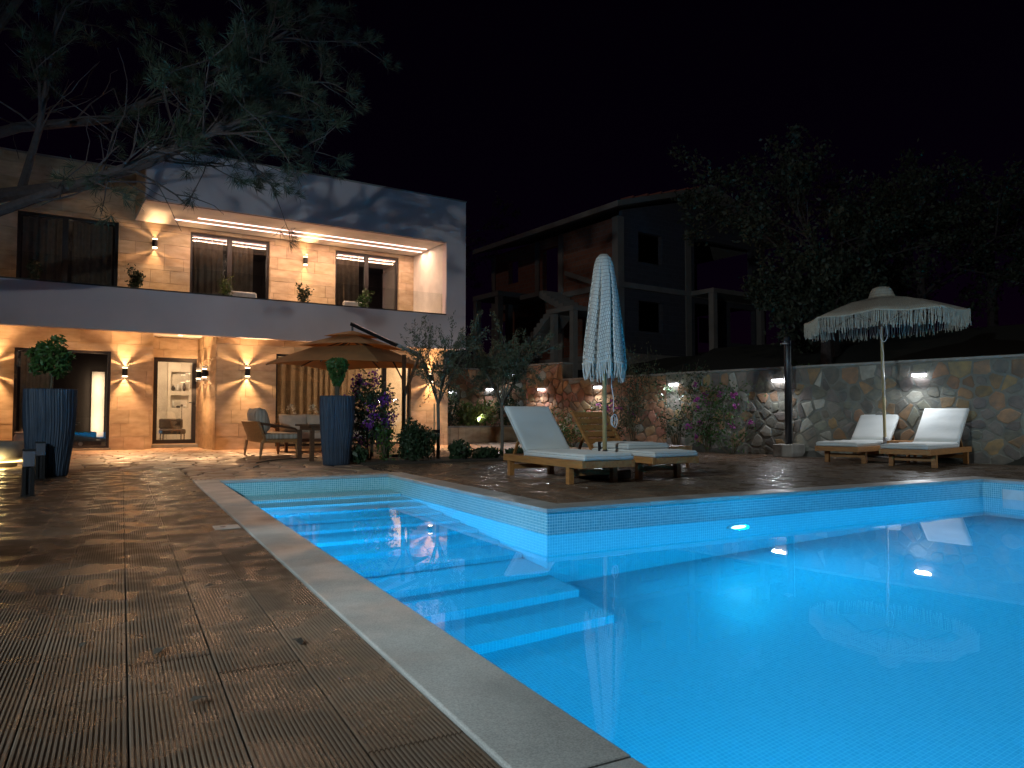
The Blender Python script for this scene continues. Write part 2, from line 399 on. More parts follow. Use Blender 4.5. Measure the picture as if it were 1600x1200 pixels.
# ------------------------------------------------------------------ pool
PX0, PX1, PXA, PY0, PY1, PYA, ZF, ZW = 1.03, 9.4, 3.15, -4.0, 5.3, 9.45, -1.9, -.215
pool = empty('pool_basin', (0, 0, 0)); struct(pool, 'swimming pool basin lined with small pale blue mosaic tiles', 'pool')
def wallq(a, b, z0=ZF, z1=-.032):
    return MB().quad((a[0], a[1], z0), (b[0], b[1], z0), (b[0], b[1], z1), (a[0], a[1], z1))
for a, b in (((PX0, PY0), (PX0, PYA)), ((PX0, PYA), (PXA, PYA)), ((PXA, PYA), (PXA, PY1)), ((PXA, PY1), (PX1, PY1)), ((PX1, PY1), (PX1, PY0)), ((PX1, PY0), (PX0, PY0))):
    wallq(a, b, ZF, ZW).build('pool_wall', M['tile_deep'], pool, uv=True); wallq(a, b, ZW + .0005).build('waterline_band', M['tile_band'], pool, uv=True)
fl = MB(); fl.quad((PX0, PY0, ZF), (PX1, PY0, ZF), (PX1, PY1, ZF), (PX0, PY1, ZF)); fl.quad((PX0, PY1, ZF), (PXA, PY1, ZF), (PXA, PYA, ZF), (PX0, PYA, ZF))
fl.build('pool_floor', M['tile_deep'], pool, uv=True)
yk = 8.905; zk = -.195; yb = PYA - .003
for k in range(11):
    MB().box(PX0 + .003, PXA - .003, yk, yb, ZF + .002, zk).build('step', M['tile_band'] if k == 0 else M['tile_deep'], pool, uv=True, bevel=.006)
    yb = yk - .001; yk -= .455; zk -= .155
wm = MB(); wm.quad((PX0, PY0, ZW), (PX1, PY0, ZW), (PX1, PY1, ZW), (PX0, PY1, ZW)); wm.quad((PX0, PY1, ZW), (PXA, PY1, ZW), (PXA, PYA, ZW), (PX0, PYA, ZW))
struct(wm.build('water', M['water']), 'still clear blue pool water', 'water')

# coping stones
cop = empty('pool_coping'); struct(cop, 'flat grey granite coping around the pool edge', 'coping')
def coping_run(x0, x1, y0, y1, along, n):
    for i in range(n):
        j = random.uniform(-.0015, .0015)
        if along == 'y': a = (x0, x1, y0 + (y1-y0)*i/n + .0006, y0 + (y1-y0)*(i+1)/n - .0006)
        else: a = (x0 + (x1-x0)*i/n + .0015, x0 + (x1-x0)*(i+1)/n - .0015, y0, y1)
        MB().box(a[0], a[1], a[2], a[3], -.032, .008 + j).build('coping_stone', M['coping'], cop, bevel=.006)
CW = .262
coping_run(PX0 - CW, PX0 + .012, PY0, PYA - .012, 'y', 5)
coping_run(PX0 - CW, PXA + CW, PYA - .012, PYA + .2, 'x', 3)
coping_run(PXA - .012, PXA + CW, PY1 - .012 + .274, PYA - .012, 'y', 4)
coping_run(PXA - .012, PX1 + CW, PY1 - .012, PY1 + CW, 'x', 6)
coping_run(PX1 - .012, PX1 + CW, PY0, PY1 - .012, 'y', 9)

# pool lamps
POOLC = (.0, .50, 1.0)
def pool_lamp(loc, n, label, power):
    n = Vector(n); power *= .98; e = empty('pool_lamp', loc); tag(e, label, 'pool lamp', 'underwater pool lamps')
    e.rotation_euler = n.to_track_quat('Z', 'Y').to_euler()
    MB().lathe([(.135, 0), (.14, .012), (.115, .022), (.10, .02)], 24).build('rim', M['white'], e, smooth=True)
    MB().lathe([(.098, .018), (.085, .03), (.04, .036), (.004, .037)], 24).build('lens', M['e_pool'], e, smooth=True)
    light('pool_lamp_light', 'AREA', (0, 0, .06), power, POOLC, e, rot=(math.pi, 0, 0), shape='DISK', size=.18)
pool_lamp((5.29, PY1 - .002, -.70), (0, -1, 0), 'round pool lamp glowing on the tiled wall below the sun deck', 62)
for x, lab in ((2.1, 'round pool lamp on the deep end wall facing the entry steps'), (6.6, 'round pool lamp on the deep end wall facing the sun deck')):  # unseen deep end lamps, added to light the step risers and far pool wall
    pool_lamp((x, PY0 + .002, -.45), (0, 1, 0), lab, 130 if x > 4 else 330)
for i, (x, y) in enumerate(((PX0 + .002, 4.3), (PX0 + .002, 1.6), (PX0 + .002, -1.6))):  # unseen lamps assumed below the coping to light the pool floor
    pool_lamp((x, y, -.72), (1, 0, 0), ['round pool lamp under the grey coping beside the lowest pool step', 'round pool lamp under the grey coping along the ribbed deck', 'round pool lamp under the coping at the deep end by the ribbed deck'][i], (10, 80, 70)[i])
for i, y in enumerate((3.0, -1.0)):  # lamps out of view, assumed here to even out the pool light
    pool_lamp((PX1 - .002, y, -.72), (-1, 0, 0), ['round pool lamp on the short pool wall beside the skimmer', 'round pool lamp on the short pool wall at the deep end'][i], 105)
pool_lamp((PX0 + .002, 7.75, -.36), (1, 0, 0), 'small pool lamp under the coping beside the upper entry steps', 62)  # this lamp and the next are unseen, added to brighten the steps
pool_lamp((PX0 + .002, 6.0, -.5), (1, 0, 0), 'small pool lamp under the coping beside the middle entry steps', 50)
# skimmer on the short wall
sk = empty('pool_skimmer', (PX1, 4.95, -.2)); tag(sk, 'white framed skimmer mouth set in the tiled pool wall', 'skimmer')
f = MB(); 
for a in ((-.012, .0, -.15, .15, .10, .13), (-.012, .0, -.15, .15, -.09, -.06), (-.012, .0, -.15, -.12, -.06, .10), (-.012, .0, .12, .15, -.06, .10)): f.box(*a)
f.build('frame', M['tile_band'], sk, uv=True); MB().box(-.004, -.001, -.12, .12, -.06, .10).build('mouth', M['white'], sk)
ld = empty('skimmer_lid', (.66, 5.52, -.004)); tag(ld, 'small white square lid set flush in the ribbed deck beside the coping', 'lid')
MB().box(-.08, .09, -.09, .09, 0, .008).build('lid_plate', M['white'], ld, bevel=.004); MB().lathe([(.02, .0085), (.018, .011), (.002, .011)], 12, c=(-.02, 0, 0)).build('finger_hole', M['blackplastic'], ld)

# overflow grate behind the pool
gr = empty('drain_grate', (0, 0, 0)); tag(gr, 'narrow slotted drain grate between the pool edge and the stone terrace', 'drain')
gb = MB(); x = PX0 - CW
while x < PXA + CW: gb.box(x, x + .03, PYA + .215, PYA + .33, -.02, .006); x += .055
o = gb.build('grate_bars', M['paver'], gr); o['kind'] = 'stuff'
MB().box(PX0 - CW, PXA + CW, PYA + .204, PYA + .345, -.05, -.022).build('channel', M['joint'], gr)

# ------------------------------------------------------------------ ribbed decks
def rib_mesh(w=.2405, L=1.0, n=19):
    m = MB(); prof = [(0, -.03), (0, -.002), (.003, 0)]; e = .006; p = (w - 2*e) / n
    for i in range(n):
        x = e + i * p
        prof += [(x + p*.18, 0), (x + p*.30, -.0045), (x + p*.70, -.0045), (x + p*.82, 0)]
    prof += [(w - .003, 0), (w, -.002), (w, -.03)]
    k = len(prof)
    for y in (0, L):
        for q in prof: m.v.append((q[0], y, q[1]))
    for i in range(k - 1): m.f.append((i, i + k, i + 1 + k, i + 1)[::-1])
    m.f.append(tuple(range(k))[::-1]); m.f.append(tuple(range(k, 2*k)))
    me = bpy.data.meshes.new('deck_board'); me.from_pydata(m.v, [], [tuple(reversed(q)) for q in m.f[:k-1]] + m.f[k-1:]); me.materials.append(M['deck']); me.update(); return me
RIB = rib_mesh()
def deck_cols(parent, x, ya, yb, first):
    L = 1.41; y = first
    while y > ya: y -= L
    while y < yb - .05:
        a = max(y, ya); b = min(y + L, yb)
        if b - a > .08: inst(RIB, 'deck_board', (x, a + .002, random.uniform(-.002, .001)), parent, (1, b - a - .004, 1))
        y += L
dk = empty('pool_deck'); struct(dk, 'wet brown ribbed composite deck along the left pool edge', 'deck')
firsts = {0: 3.1, 1: 2.42, 2: 2.62, 3: 2.35}
for k in range(15):
    deck_cols(dk, .765 - .245 * (k + 1) + .002, -1.2, 12.0, firsts.get(k, random.uniform(2, 3.4)))
d2 = empty('sun_deck'); struct(d2, 'brown deck carrying the sun loungers behind the pool', 'deck')
x = PXA + CW + .004; k = 0
while x < 12.9:
    ya = PY1 + CW + .004 if x < PX1 + CW else 1.5
    yb = 11.4 if x < 6.8 else 12.6
    yw = 6.4 + (12.62 - x) / .2495
    deck_cols(d2, x, ya, min(yb, yw), ya + random.uniform(.2, 1.3)); x += .245
sb = MB(); sb.box(-2.93, .765, -1.2, 12.0, -.05, -.034); sb.build('substrate', M['joint'], dk)
sb = MB(); sb.box(PXA + CW, 11.3, PY1 + CW, 11.4, -.05, -.034); sb.build('substrate', M['joint'], d2)

# ------------------------------------------------------------------ stone terrace
ter = empty('terrace'); struct(ter, 'warm irregular stone paving between the pool and the villa', 'paving')
MB().box(-7, 11.2, 12.0, 21, -.05, -.018).build('bedding', M['joint'], ter)
MB().box(.765, PXA + CW, PYA + .345, 12.0, -.05, -.018).build('bedding', M['joint'], ter)
MB().box(PXA + CW + .002, 6.79, 11.42, 12.55, -.05, .03).build('soil_bed', M['soil'], ter)
seeds = []; y = 9.7
rng = random.Random(3); row = 0
while y < 20.6:
    x = -5.2 + (row % 2) * .2
    while x < 10.4:
        seeds.append((x + rng.uniform(-.13, .13), y + rng.uniform(-.09, .09))); x += rng.choice([.34, .40, .48])
    y += .29; row += 1
cells = vcells(seeds, (-5.4, 10.6, PYA + .35, 20.8))
tiles = []
for p in cells:
    if not p: continue
    a = np.array(p); c0 = a.mean(0); hx, hy = hloc(*c0)
    if a[:, 0].min() < .77 and a[:, 1].min() < 12.0:
        if c0[0] < .6 or c0[1] > 12.0:
            if a[:, 1].max() < 12.1: continue
            a[:, 1] = np.maximum(a[:, 1], 12.005)
        else: a[:, 0] = np.maximum(a[:, 0], .775)
    if a[:, 0].max() > PXA + CW and a[:, 1].min() < 12.6 and c0[0] < 6.9:
        if c0[1] > 12.45: a[:, 1] = np.maximum(a[:, 1], 12.56)
        elif c0[0] < PXA + CW: a[:, 0] = np.minimum(a[:, 0], PXA + CW - .005)
        else: continue
    if c0[0] >= 6.7 and c0[1] < 12.75: continue
    if hx < 0.1 and hy > 3.5: continue
    if -6 < hx < 0.1 and hy > 1.3: continue
    if hx < -7.1 and hy > 2.6: continue
    area = abs(np.dot(a[:, 0], np.roll(a[:, 1], 1)) - np.dot(a[:, 1], np.roll(a[:, 0], 1))) / 2
    if area < .012: continue
    dep = .4695 * c0[0] + .8829 * c0[1]; lat = .8829 * c0[0] - .4695 * c0[1]
    vis = area / dep ** 3 if -.8 < lat / dep < .75 else 0
    tiles.append((vis, a))
tiles.sort(key=lambda t: -t[0]); rest = MB()
for i, (vis, a) in enumerate(tiles):
    vs, fs, c0 = stone(a, .012, .02 + random.uniform(-.003, .004), 1, .05)
    vs = [(q[0], q[1], q[2] - .018) for q in vs]
    if i < 290: MB().add([(q[0]-c0[0], q[1]-c0[1], q[2]) for q in vs], fs).build('paving_stone', M['paver'], ter).location = (c0[0], c0[1], 0)
    else: rest.add(vs, fs)
o = rest.build('paving_stones', M['paver'], ter); o['kind'] = 'stuff'

# ------------------------------------------------------------------ villa
villa = empty('villa', HO, HANG)
tag(villa, 'two storey villa with travertine walls and a white framed upper balcony box', 'house')
def vp(name, mb, m, **kw): return mb.build(name, m, villa, **kw)

def openwall(m, x0, x1, z0, z1, ya, yb, ops):
    """wall slab in the x-z plane with rectangular openings (x0,x1,z0,z1)"""
    cuts = sorted(set([x0, x1] + [min(max(v, x0), x1) for o in ops for v in o[:2]]))
    for a, b in zip(cuts, cuts[1:]):
        if b - a < 1e-4: continue
        spans = [(z0, z1)]
        for o in ops:
            if o[0] < (a + b) / 2 < o[1]:
                new = []
                for s0, s1 in spans:
                    if o[2] > s0: new.append((s0, min(o[2], s1)))
                    if o[3] < s1: new.append((max(o[3], s0), s1))
                spans = [s for s in new if s[1] - s[0] > 1e-4]
        for s0, s1 in spans: m.box(a, b, ya, yb, s0, s1)
    return m

UNIT = bpy.data.meshes.new('cladding_panel')
_u = MB().box(-.5, .5, -.5, .5, -.5, .5); UNIT.from_pydata(_u.v, [], _u.f); UNIT.materials.append(M['travertine']); UNIT.update()
def rect_sub(rects, o):
    out = []
    for a0, a1, b0, b1 in rects:
        if o[1] <= a0 or o[0] >= a1 or o[3] <= b0 or o[2] >= b1: out.append((a0, a1, b0, b1)); continue
        if b0 < o[2]: out.append((a0, a1, b0, o[2]))
        if b1 > o[3]: out.append((a0, a1, o[3], b1))
        c0, c1 = max(b0, o[2]), min(b1, o[3])
        if a0 < o[0]: out.append((a0, o[0], c0, c1))
        if a1 > o[1]: out.append((o[1], a1, c0, c1))
    return out
crng = random.Random(11)
def clad(axis, plane, a0, a1, z0, z1, ops=(), rowh=.305, sign=-1):
    """travertine panels on the plane y=plane (axis 'x') or x=plane (axis 'y'), proud towards sign"""
    z = z0
    while z < z1 - .01:
        zt = min(z + rowh, z1); a = a0 - crng.uniform(0, .5)
        if z1 - zt < .07: zt = z1
        while a < a1:
            w = crng.choice([.42, .61, .61, .8, .95]); b = a + w
            for r in [r for r in __import__('functools').reduce(rect_sub, ops, [(max(a, a0), min(b, a1), z, zt)])]:
                if r[1] - r[0] < .03 or r[3] - r[2] < .02: continue
                g = .003; t = .022 + crng.uniform(-.002, .002)
                cx, cz = (r[0] + r[1]) / 2, (r[2] + r[3]) / 2; sx, sz = r[1] - r[0] - 2*g, r[3] - r[2] - 2*g
                if axis == 'x': inst(UNIT, 'cladding_panel', (cx, plane + sign * t / 2, cz), villa, (sx, t, sz))
                else: inst(UNIT, 'cladding_panel', (plane + sign * t / 2, cx, cz), villa, (t, sx, sz))
            a = b
        z = zt

UY, LY, DY, RY = 2.0, 2.3, 3.3, 1.0
RX = -5.96; LX = -7.13
upw = [(-9.84, -7.93, 2.97, 5.19), (-6.41, -4.55, 2.97, 5.19), (-2.84, -1.02, 2.97, 5.19)]
llw = [(-9.83, -8.0, .05, 2.26)]
drw = [(-6.99, -5.99, .09, 2.24)]
rrw = [(-4.62, -1.10, .05, 2.27)]
# walls
vp('wall', openwall(MB(), -12, -.3, 2.95, 5.278, UY, UY + .25, upw), M['travertine'])
vp('wall', MB().box(-12, -7.6, UY, UY + .25, 5.28, 6.43), M['travertine'])
vp('wall', openwall(MB(), -12, LX, 0, 2.748, LY, LY + .25, llw), M['travertine'])
vp('wall', openwall(MB(), LX - .25, RX + .25, 0, 2.746, DY, DY + .25, drw), M['travertine'])
vp('wall', MB().box(LX - .25, LX, LY + .26, DY - .002, 0, 2.744), M['travertine'])
vp('wall', MB().box(RX, RX + .25, RY + .26, DY - .002, 0, 2.742), M['travertine'])
vp('wall', openwall(MB(), RX, 0, 0, 2.74, RY, RY + .25, rrw), M['travertine'])
vp('side_wall', MB().box(-.26, 0, RY + .26, 9, 0, 2.738), M['render'])
vp('side_wall', MB().box(-.3, -.002, UY + .27, 9, 2.97, 6.28), M['render'])
clad('x', UY, -12, -.57, 2.97, 5.275, upw)
clad('x', UY, -11, -7.6, 5.285, 6.42)
clad('x', LY, -11, LX, .0, 2.74, llw)
clad('x', DY, LX, RX - .02, .0, 2.74, drw)
clad('y', RX, RY - .02, DY - .02, .0, 2.74)
clad('x', RY, RX, 0, .0, 2.73, rrw)
# balcony slab, parapet, box
vp('balcony_slab', MB().box(-12, 0, .21, 9, 2.752, 2.945), M['soffit'])
vp('parapet', MB().box(-12, 0, 0, .2, 2.51, 3.385), M['render'])
vp('parapet_cap', MB().box(-12, -.575, -.012, .215, 3.387, 3.412), M['trim'])
vp('fascia', MB().box(-7.6, 0, 0, .22, 5.282, 6.42), M['render'])
vp('soffit', MB().box(-7.6, -.572, .222, UY - .03, 5.284, 5.40), M['soffit'])
vp('soffit_edge', MB().box(-7.58, -.572, .035, .06, 5.272, 5.281), M['trim'])
vp('box_side', MB().box(-7.6, -7.4, .222, UY - .03, 5.402, 6.41), M['travertine'])
vp('jamb', MB().box(-.57, 0, 0, .22, 3.39, 5.28), M['render'])
vp('jamb_return', MB().box(-.57, -.3, .222, UY + .2, 2.95, 5.279), M['soffit'])
vp('end_wall', MB().box(-.298, -.001, .222, UY + .26, 2.95, 6.28), M['render'])
rf = vp('roof', MB().box(-7.6, 0, .222, 9, 6.43, 6.44), M['concrete'])
vp('roof_edge', MB().box(-7.62, .02, -.02, .24, 6.422, 6.455), M['cap'])
vp('roof', MB().box(-12, -7.63, UY - .03, 9, 6.432, 6.47), M['concrete'])
for y0, xa, xb in ((1.36, -6.85, -.62), (.97, -6.42, -.66)):
    o = vp('led_strip', MB().box(xa, xb, y0, y0 + .028, 5.268, 5.283), M['e_strip'])
    light('led_light', 'AREA', ((xa + xb) / 2, y0, 5.25), 60, (1, .62, .42), villa, shape='RECTANGLE', size=xb - xa, size_y=.04)
o = vp('led_strip', MB().box(-9.5, -7.4, .26, .285, 2.735, 2.75), M['e_warm'])

# rooms behind the glass
def room(x0, x1, y0, y1, z0, z1, m):
    r = MB(); r.quad((x0,y0,z0),(x1,y0,z0),(x1,y1,z0),(x0,y1,z0)); r.quad((x0,y0,z1),(x0,y1,z1),(x1,y1,z1),(x1,y0,z1))
    r.quad((x0,y1,z0),(x1,y1,z0),(x1,y1,z1),(x0,y1,z1)); r.quad((x0,y0,z0),(x0,y1,z0),(x0,y1,z1),(x0,y0,z1)); r.quad((x1,y0,z0),(x1,y0,z1),(x1,y1,z1),(x1,y1,z0))
    return vp('room', r, m)
room(-7.6, -5.0, DY + .26, 6.9, .085, 2.73, M['interior'])
room(-11, -7.62, LY + .26, 6.5, .048, 2.73, M['intdark'])
room(-4.9, -.3, RY + .27, 5.0, .045, 2.72, M['interior'])
room(-10.6, -7.0, UY + .27, 5.0, 2.96, 5.26, M['intdark'])
room(-6.8, -4.0, UY + .27, 5.0, 2.96, 5.26, M['intdark'])
room(-3.4, -.32, UY + .27, 5.0, 2.96, 5.26, M['intdark'])
light('room_light', 'POINT', (-6.6, 5.0, 2.5), 150, (1, .72, .44), villa, shadow_soft_size=.15)
light('room_light', 'POINT', (-1.6, 3.0, 2.3), 160, (1, .66, .36), villa, shadow_soft_size=.15)
for x_, w_ in ((-8.9, 3), (-5.4, 14), (-2.2, 14)): light('room_light', 'POINT', (x_, 3.6, 4.8), w_, (1, .76, .56), villa, shadow_soft_size=.3)  # fill lights added in the dark upstairs rooms to brighten the curtains
light('room_light', 'POINT', (-9.7, 3.6, 2.2), 7, (1, .76, .56), villa, shadow_soft_size=.3)  # fill light added near the ground floor curtain to lift it
vp('inner_door', MB().box(-8.15, -7.84, 6.44, 6.47, .2, 2.0), M['interior'])
light('room_light', 'AREA', (-8.0, 6.28, 1.1), 9, (1, .74, .48), villa, rot=(R(90), 0, 0), shape='RECTANGLE', size=.26, size_y=1.7)  # added in front of the panel, standing in for a lit room beyond

# windows, door
def window(x0, x1, z0, z1, y, mull=(), name='window', fw=.06):
    f = MB(); f.box(x0, x1, y + .06, y + .13, z1 - fw, z1); f.box(x0, x1, y + .06, y + .13, z0, z0 + fw)
    f.box(x0, x0 + fw, y + .06, y + .13, z0 + fw, z1 - fw); f.box(x1 - fw, x1, y + .06, y + .13, z0 + fw, z1 - fw)
    for mx in mull: f.box(mx - .055, mx + .055, y + .055, y + .135, z0 + fw, z1 - fw)
    w = f.build(name, M['frame'], villa)
    e = [x0 + fw] + [v for mx in mull for v in (mx - .055, mx + .055)] + [x1 - fw]
    for a, b in zip(e[::2], e[1::2]):
        MB().box(a, b, y + .09, y + .1, z0 + fw, z1 - fw).build('pane', M['glass'], w)
    return w
window(*upw[0], UY, (-8.96,)); window(*upw[1], UY, (-5.5,)); window(*upw[2], UY, (-1.94,))
window(*llw[0], LY); window(*rrw[0], RY, (-1.82,), fw=.05)
d = window(*drw[0], DY, name='door', fw=.10)
hm = MB(); hm.tube([(-6.04, DY + .02, 1.12), (-6.04, DY - .03, 1.12), (-6.17, DY - .03, 1.12)], .011, 8); hm.box(-6.06, -6.02, DY + .045, DY + .06, .99, 1.16)
hm.build('handle', M['black'], d)
vp('door_step', MB().box(LX + .002, RX - .03, DY - .35, DY - .024, 0, .075), M['cap'], bevel=.01)
vp('window_sill', MB().box(-9.86, -7.97, LY - .06, LY + .05, .012, .048), M['cap'])
vp('downlight', MB().lathe([(.05, 0), (.05, .012), (.04, .012)], 16, c=(-6.5, 2.6, 2.737)), M['e_warm'])

# curtains
def curtain(x0, x1, y, z0, z1, label, waves, amp=.06, m='curtain', group=None):
    c = MB(); n = int((x1 - x0) / .02); r = random.Random(int(x0 * 100)); ph = [r.uniform(.8, 1.25) for _ in range(waves + 2)]
    acc = 0; rows = [z0, z0 + (z1-z0)*.5, z1]
    pts = []
    for i in range(n + 1):
        t = i / n; a = 2 * math.pi * waves * (t + .03 * math.sin(9 * t + x0)); pts.append((x0 + (x1-x0)*t, y + amp * math.sin(a) * (.8 + .3 * math.sin(3.1 * a + 1)) + .012 * math.sin(2.7 * a)))
    for z in rows:
        k = 1 if z < z1 else .85
        for p in pts: c.v.append((p[0], y + (p[1]-y) * k, z))
    for j in range(2):
        for i in range(n): c.f.append((j*(n+1)+i, j*(n+1)+i+1, (j+1)*(n+1)+i+1, (j+1)*(n+1)+i))
    o = c.build('curtain', M[m], smooth=True, recenter=True, frame=HF); tag(o, label, 'curtain', group); return o
curtain(-9.75, -9.0, UY + .35, 2.97, 5.15, 'drawn curtain in the dark upstairs window, panel away from the wall lamp', 5)
curtain(-8.82, -8.02, UY + .35, 2.97, 5.15, 'drawn curtain in the dark upstairs window, panel next to the wall lamp', 5)
curtain(-6.28, -5.6, UY + .35, 2.97, 5.15, 'beige curtain in the middle upstairs window, wider panel', 5)
curtain(-5.42, -4.88, UY + .35, 2.97, 5.15, 'beige curtain in the middle upstairs window beside the open dark gap', 4)
curtain(-2.78, -2.05, UY + .35, 2.97, 5.15, 'beige curtain in the upstairs window nearest the balcony end wall', 5)
curtain(-9.72, -9.1, LY + .35, .06, 2.2, 'grey curtain in the ground floor window behind the tall planter with round tree', 4)
curtain(-4.54, -1.95, RY + .34, .06, 2.22, 'long beige pleated curtain behind the sofa and tan umbrella', 15, .07)

# things seen through the glass
sh = empty('shelf_unit'); sh.matrix_world = HF @ Matrix.Translation((-5.82, 6.72, .09)); tag(sh, 'white built-in shelf with two niches seen through the glass door', 'shelf')
m_ = openwall(MB(), -.40, .40, 0, 2.4, -.18, 0, [(-.32, .16, .93, 1.30), (-.32, .16, 1.42, 1.98), (.2, .34, 1.5, 2.2)]); m_.build('carcass', M['interior'], sh)
MB().box(-.4, .4, .002, .02, 0, 2.4).build('back_panel', M['interior'], sh)
for i, (px, pz, r_, h_) in enumerate(((-.25, 1.42, .05, .16), (-.12, 1.42, .06, .2), (.05, 1.42, .05, .24), (-.24, .93, .03, .2), (-.1, .93, .07, .06), (.08, .93, .05, .08))):
    o = MB().lathe([(r_*.6, 0), (r_, h_*.4), (r_*.7, h_*.8), (r_*.5, h_)], 12).build('vase', M['intdark'] if i % 2 == 0 else M['white'], smooth=True)
    o.matrix_world = HF @ Matrix.Translation((-5.82 + px, 6.63, .09 + pz))
    tag(o, ['dark squat vase on the upper niche of the shelf, outermost', 'white round vase on the upper niche of the shelf', 'tall dark vase on the upper niche of the shelf', 'slim white vase on the lower niche of the shelf', 'low dark bowl on the lower niche of the shelf', 'small white jar on the lower niche of the shelf'][i], 'vase')
fl_ = empty('floor_lamp'); fl_.matrix_world = HF @ Matrix.Translation((-5.98, 5.6, .09)); tag(fl_, 'thin black floor lamp standing behind the glass door', 'lamp')
MB().tube([(0, 0, 0), (0, 0, .95)], .008).build('pole', M['black'], fl_); MB().lathe([(.1, 0), (.1, .015), (.01, .02)], 16).build('base', M['black'], fl_); MB().lathe([(.02, .95), (.035, .98), (.02, 1.02)], 10).build('head', M['black'], fl_)
ic = empty('armchair'); ic.matrix_world = HF @ Matrix.Translation((-6.3, 5.0, .09)); tag(ic, 'dark low armchair inside behind the glass door', 'chair')
MB().box(-.3, .3, -.3, .3, .2, .34).build('seat', M['intdark'], ic, bevel=.04); MB().box(-.3, .3, .22, .32, .34, .62).build('backrest', M['intdark'], ic, bevel=.04)
for sx in (-.26, .26):
    for sy in (-.26, .26): MB().tube([(sx, sy, 0), (sx, sy, .2)], .015).build('leg', M['black'], ic)
cn = empty('tv_console'); cn.matrix_world = HF @ Matrix.Translation((-8.42, 3.0, .05)); tag(cn, 'low black console with a round dial behind the left window', 'console')
MB().box(-.42, .3, -.2, .2, 0, .17).build('lower_box', M['blackplastic'], cn, bevel=.01); MB().box(-.4, .2, -.18, .18, .172, .36).build('upper_box', M['intdark'], cn, bevel=.01)
MB().lathe([(.045, 0), (.045, .006), (.02, .008)], 20).build('dial', M['white'], cn).matrix_local = Matrix.Translation((-.12, -.203, .09)) @ Matrix.Rotation(R(90), 4, 'X')
for dx, dz in ((-.2, .52), (-.32, .43), (-.17, .56)): MB().lathe([(.005, 0), (.04, .012), (.005, .024)], 12, c=(dx, 0, dz)).build('glass_bowl', M['white'], cn)

# glass balustrade on the parapet
gb_ = empty('glass_balustrade'); gb_.matrix_world = HF @ Matrix.Translation((-6, .1, 3.413)); tag(gb_, 'frameless glass balustrade standing on the balcony parapet', 'balustrade')
for i in range(8):
    a = -5.2 + i * 1.32; b = min(a + 1.31, 5.4); MB().box(a, b, -.006, .006, 0, .53).build('pane', M['glassrail'], gb_)

# ------------------------------------------------------------------ villa wall lamps
def sconce(x, y, z, label, rz=0, p=330.0):
    e = empty('wall_lamp'); e.matrix_world = HF @ Matrix.Translation((x, y, z)) @ Matrix.Rotation(rz, 4, 'Z'); tag(e, label, 'wall lamp', 'up and down wall lamps on the villa')
    MB().lathe([(.055, -.085), (.058, -.08), (.058, .08), (.055, .085)], 20, c=(0, -.085, 0)).build('body', M['black'], e, bevel=.003)
    MB().box(-.035, .035, -.03, -.0, -.06, .06).build('bracket', M['black'], e)
    for s in (-1, 1):
        MB().lathe([(.054, .087 * s), (.054, .112 * s), (.048, .112 * s), (.048, .087 * s)], 20, c=(0, -.085, 0), cap=False).build('glass_ring', M['e_warm'], e)
        f = MB()
        for q in (-1, 1):
            for aa, ww in ((R(47), .016),):
                a = aa * q; L0, L1 = .026, .046
                dx, dz = math.sin(a), s * math.cos(a)
                f.beam((dx*L0, -.085, .135*s + dz*L0), (dx*L1, -.085, .135*s + dz*L1), .11, ww, up=(dz, 0, -dx))
        f.build('baffle', M['steel'], e)
        light('lamp_light', 'SPOT', (0, -.085, .135 * s), p, WARM, e, rot=(0 if s < 0 else math.pi, 0, 0), spot_size=R(156), spot_blend=.25, shadow_soft_size=.006, smooth=.6)
sconce(-7.19, UY - .022, 4.78, 'upstairs wall lamp beside the balcony box corner, above a dark potted bush', 0, 120)
sconce(-3.67, UY - .022, 4.78, 'upstairs wall lamp between the two balcony windows', 0, 120)
sconce(-10.17, LY - .022, 1.79, 'ground floor wall lamp beyond the tall planter with round tree')
sconce(-7.72, LY - .022, 1.79, 'ground floor wall lamp between the curtained window and the glass door')
sconce(RX - .022, 2.63, 1.80, 'wall lamp in the entrance recess nearest the glass door', R(-90), 150)
sconce(RX - .022, 1.86, 1.80, 'wall lamp in the entrance recess nearest the outer corner', R(-90), 150)
sconce(-5.3, RY - .022, 1.80, 'ground floor wall lamp above the wooden sofa')
sconce(-.55, RY - .022, 1.80, 'ground floor wall lamp hidden behind the slender olive tree')

# balcony plants and chairs
def pot_plant(loc, frame, label, h, r, leafm, n=220, group=None, potm='terracotta', ll=.07):
    e = empty('potted_plant'); e.matrix_world = frame @ Matrix.Translation(loc); tag(e, label, 'plant', group)
    MB().lathe([(.10, 0), (.14, .24), (.15, .25), (.13, .25), (.125, .22)], 16).build('pot', M[potm], e, smooth=True)
    rg = np.random.default_rng(int(abs(loc[0]) * 1000)); st = MB(); cs = []
    for i in range(9):
        a = rg.uniform(0, 6.28); q = rg.uniform(.3, 1) * r; top = Vector((q*math.cos(a), q*math.sin(a), h * rg.uniform(.75, 1)))
        mid = Vector((top.x*.35, top.y*.35, h*.55)); st.tube([(0, 0, .2), mid, top], [.008, .006, .003], 5)
        for t in np.linspace(.35, 1, n // 9): p = mid.lerp(top, (t - .35) / .65); cs.append(np.array(p) + rg.normal(0, r * .22, 3) * np.array((1, 1, .7)))
    st.build('stems', M['stem'], e); o = npmesh('foliage', leaf_quads(np.array(cs), ll, ll * .45, rg), 4, M[leafm], e)
    return e
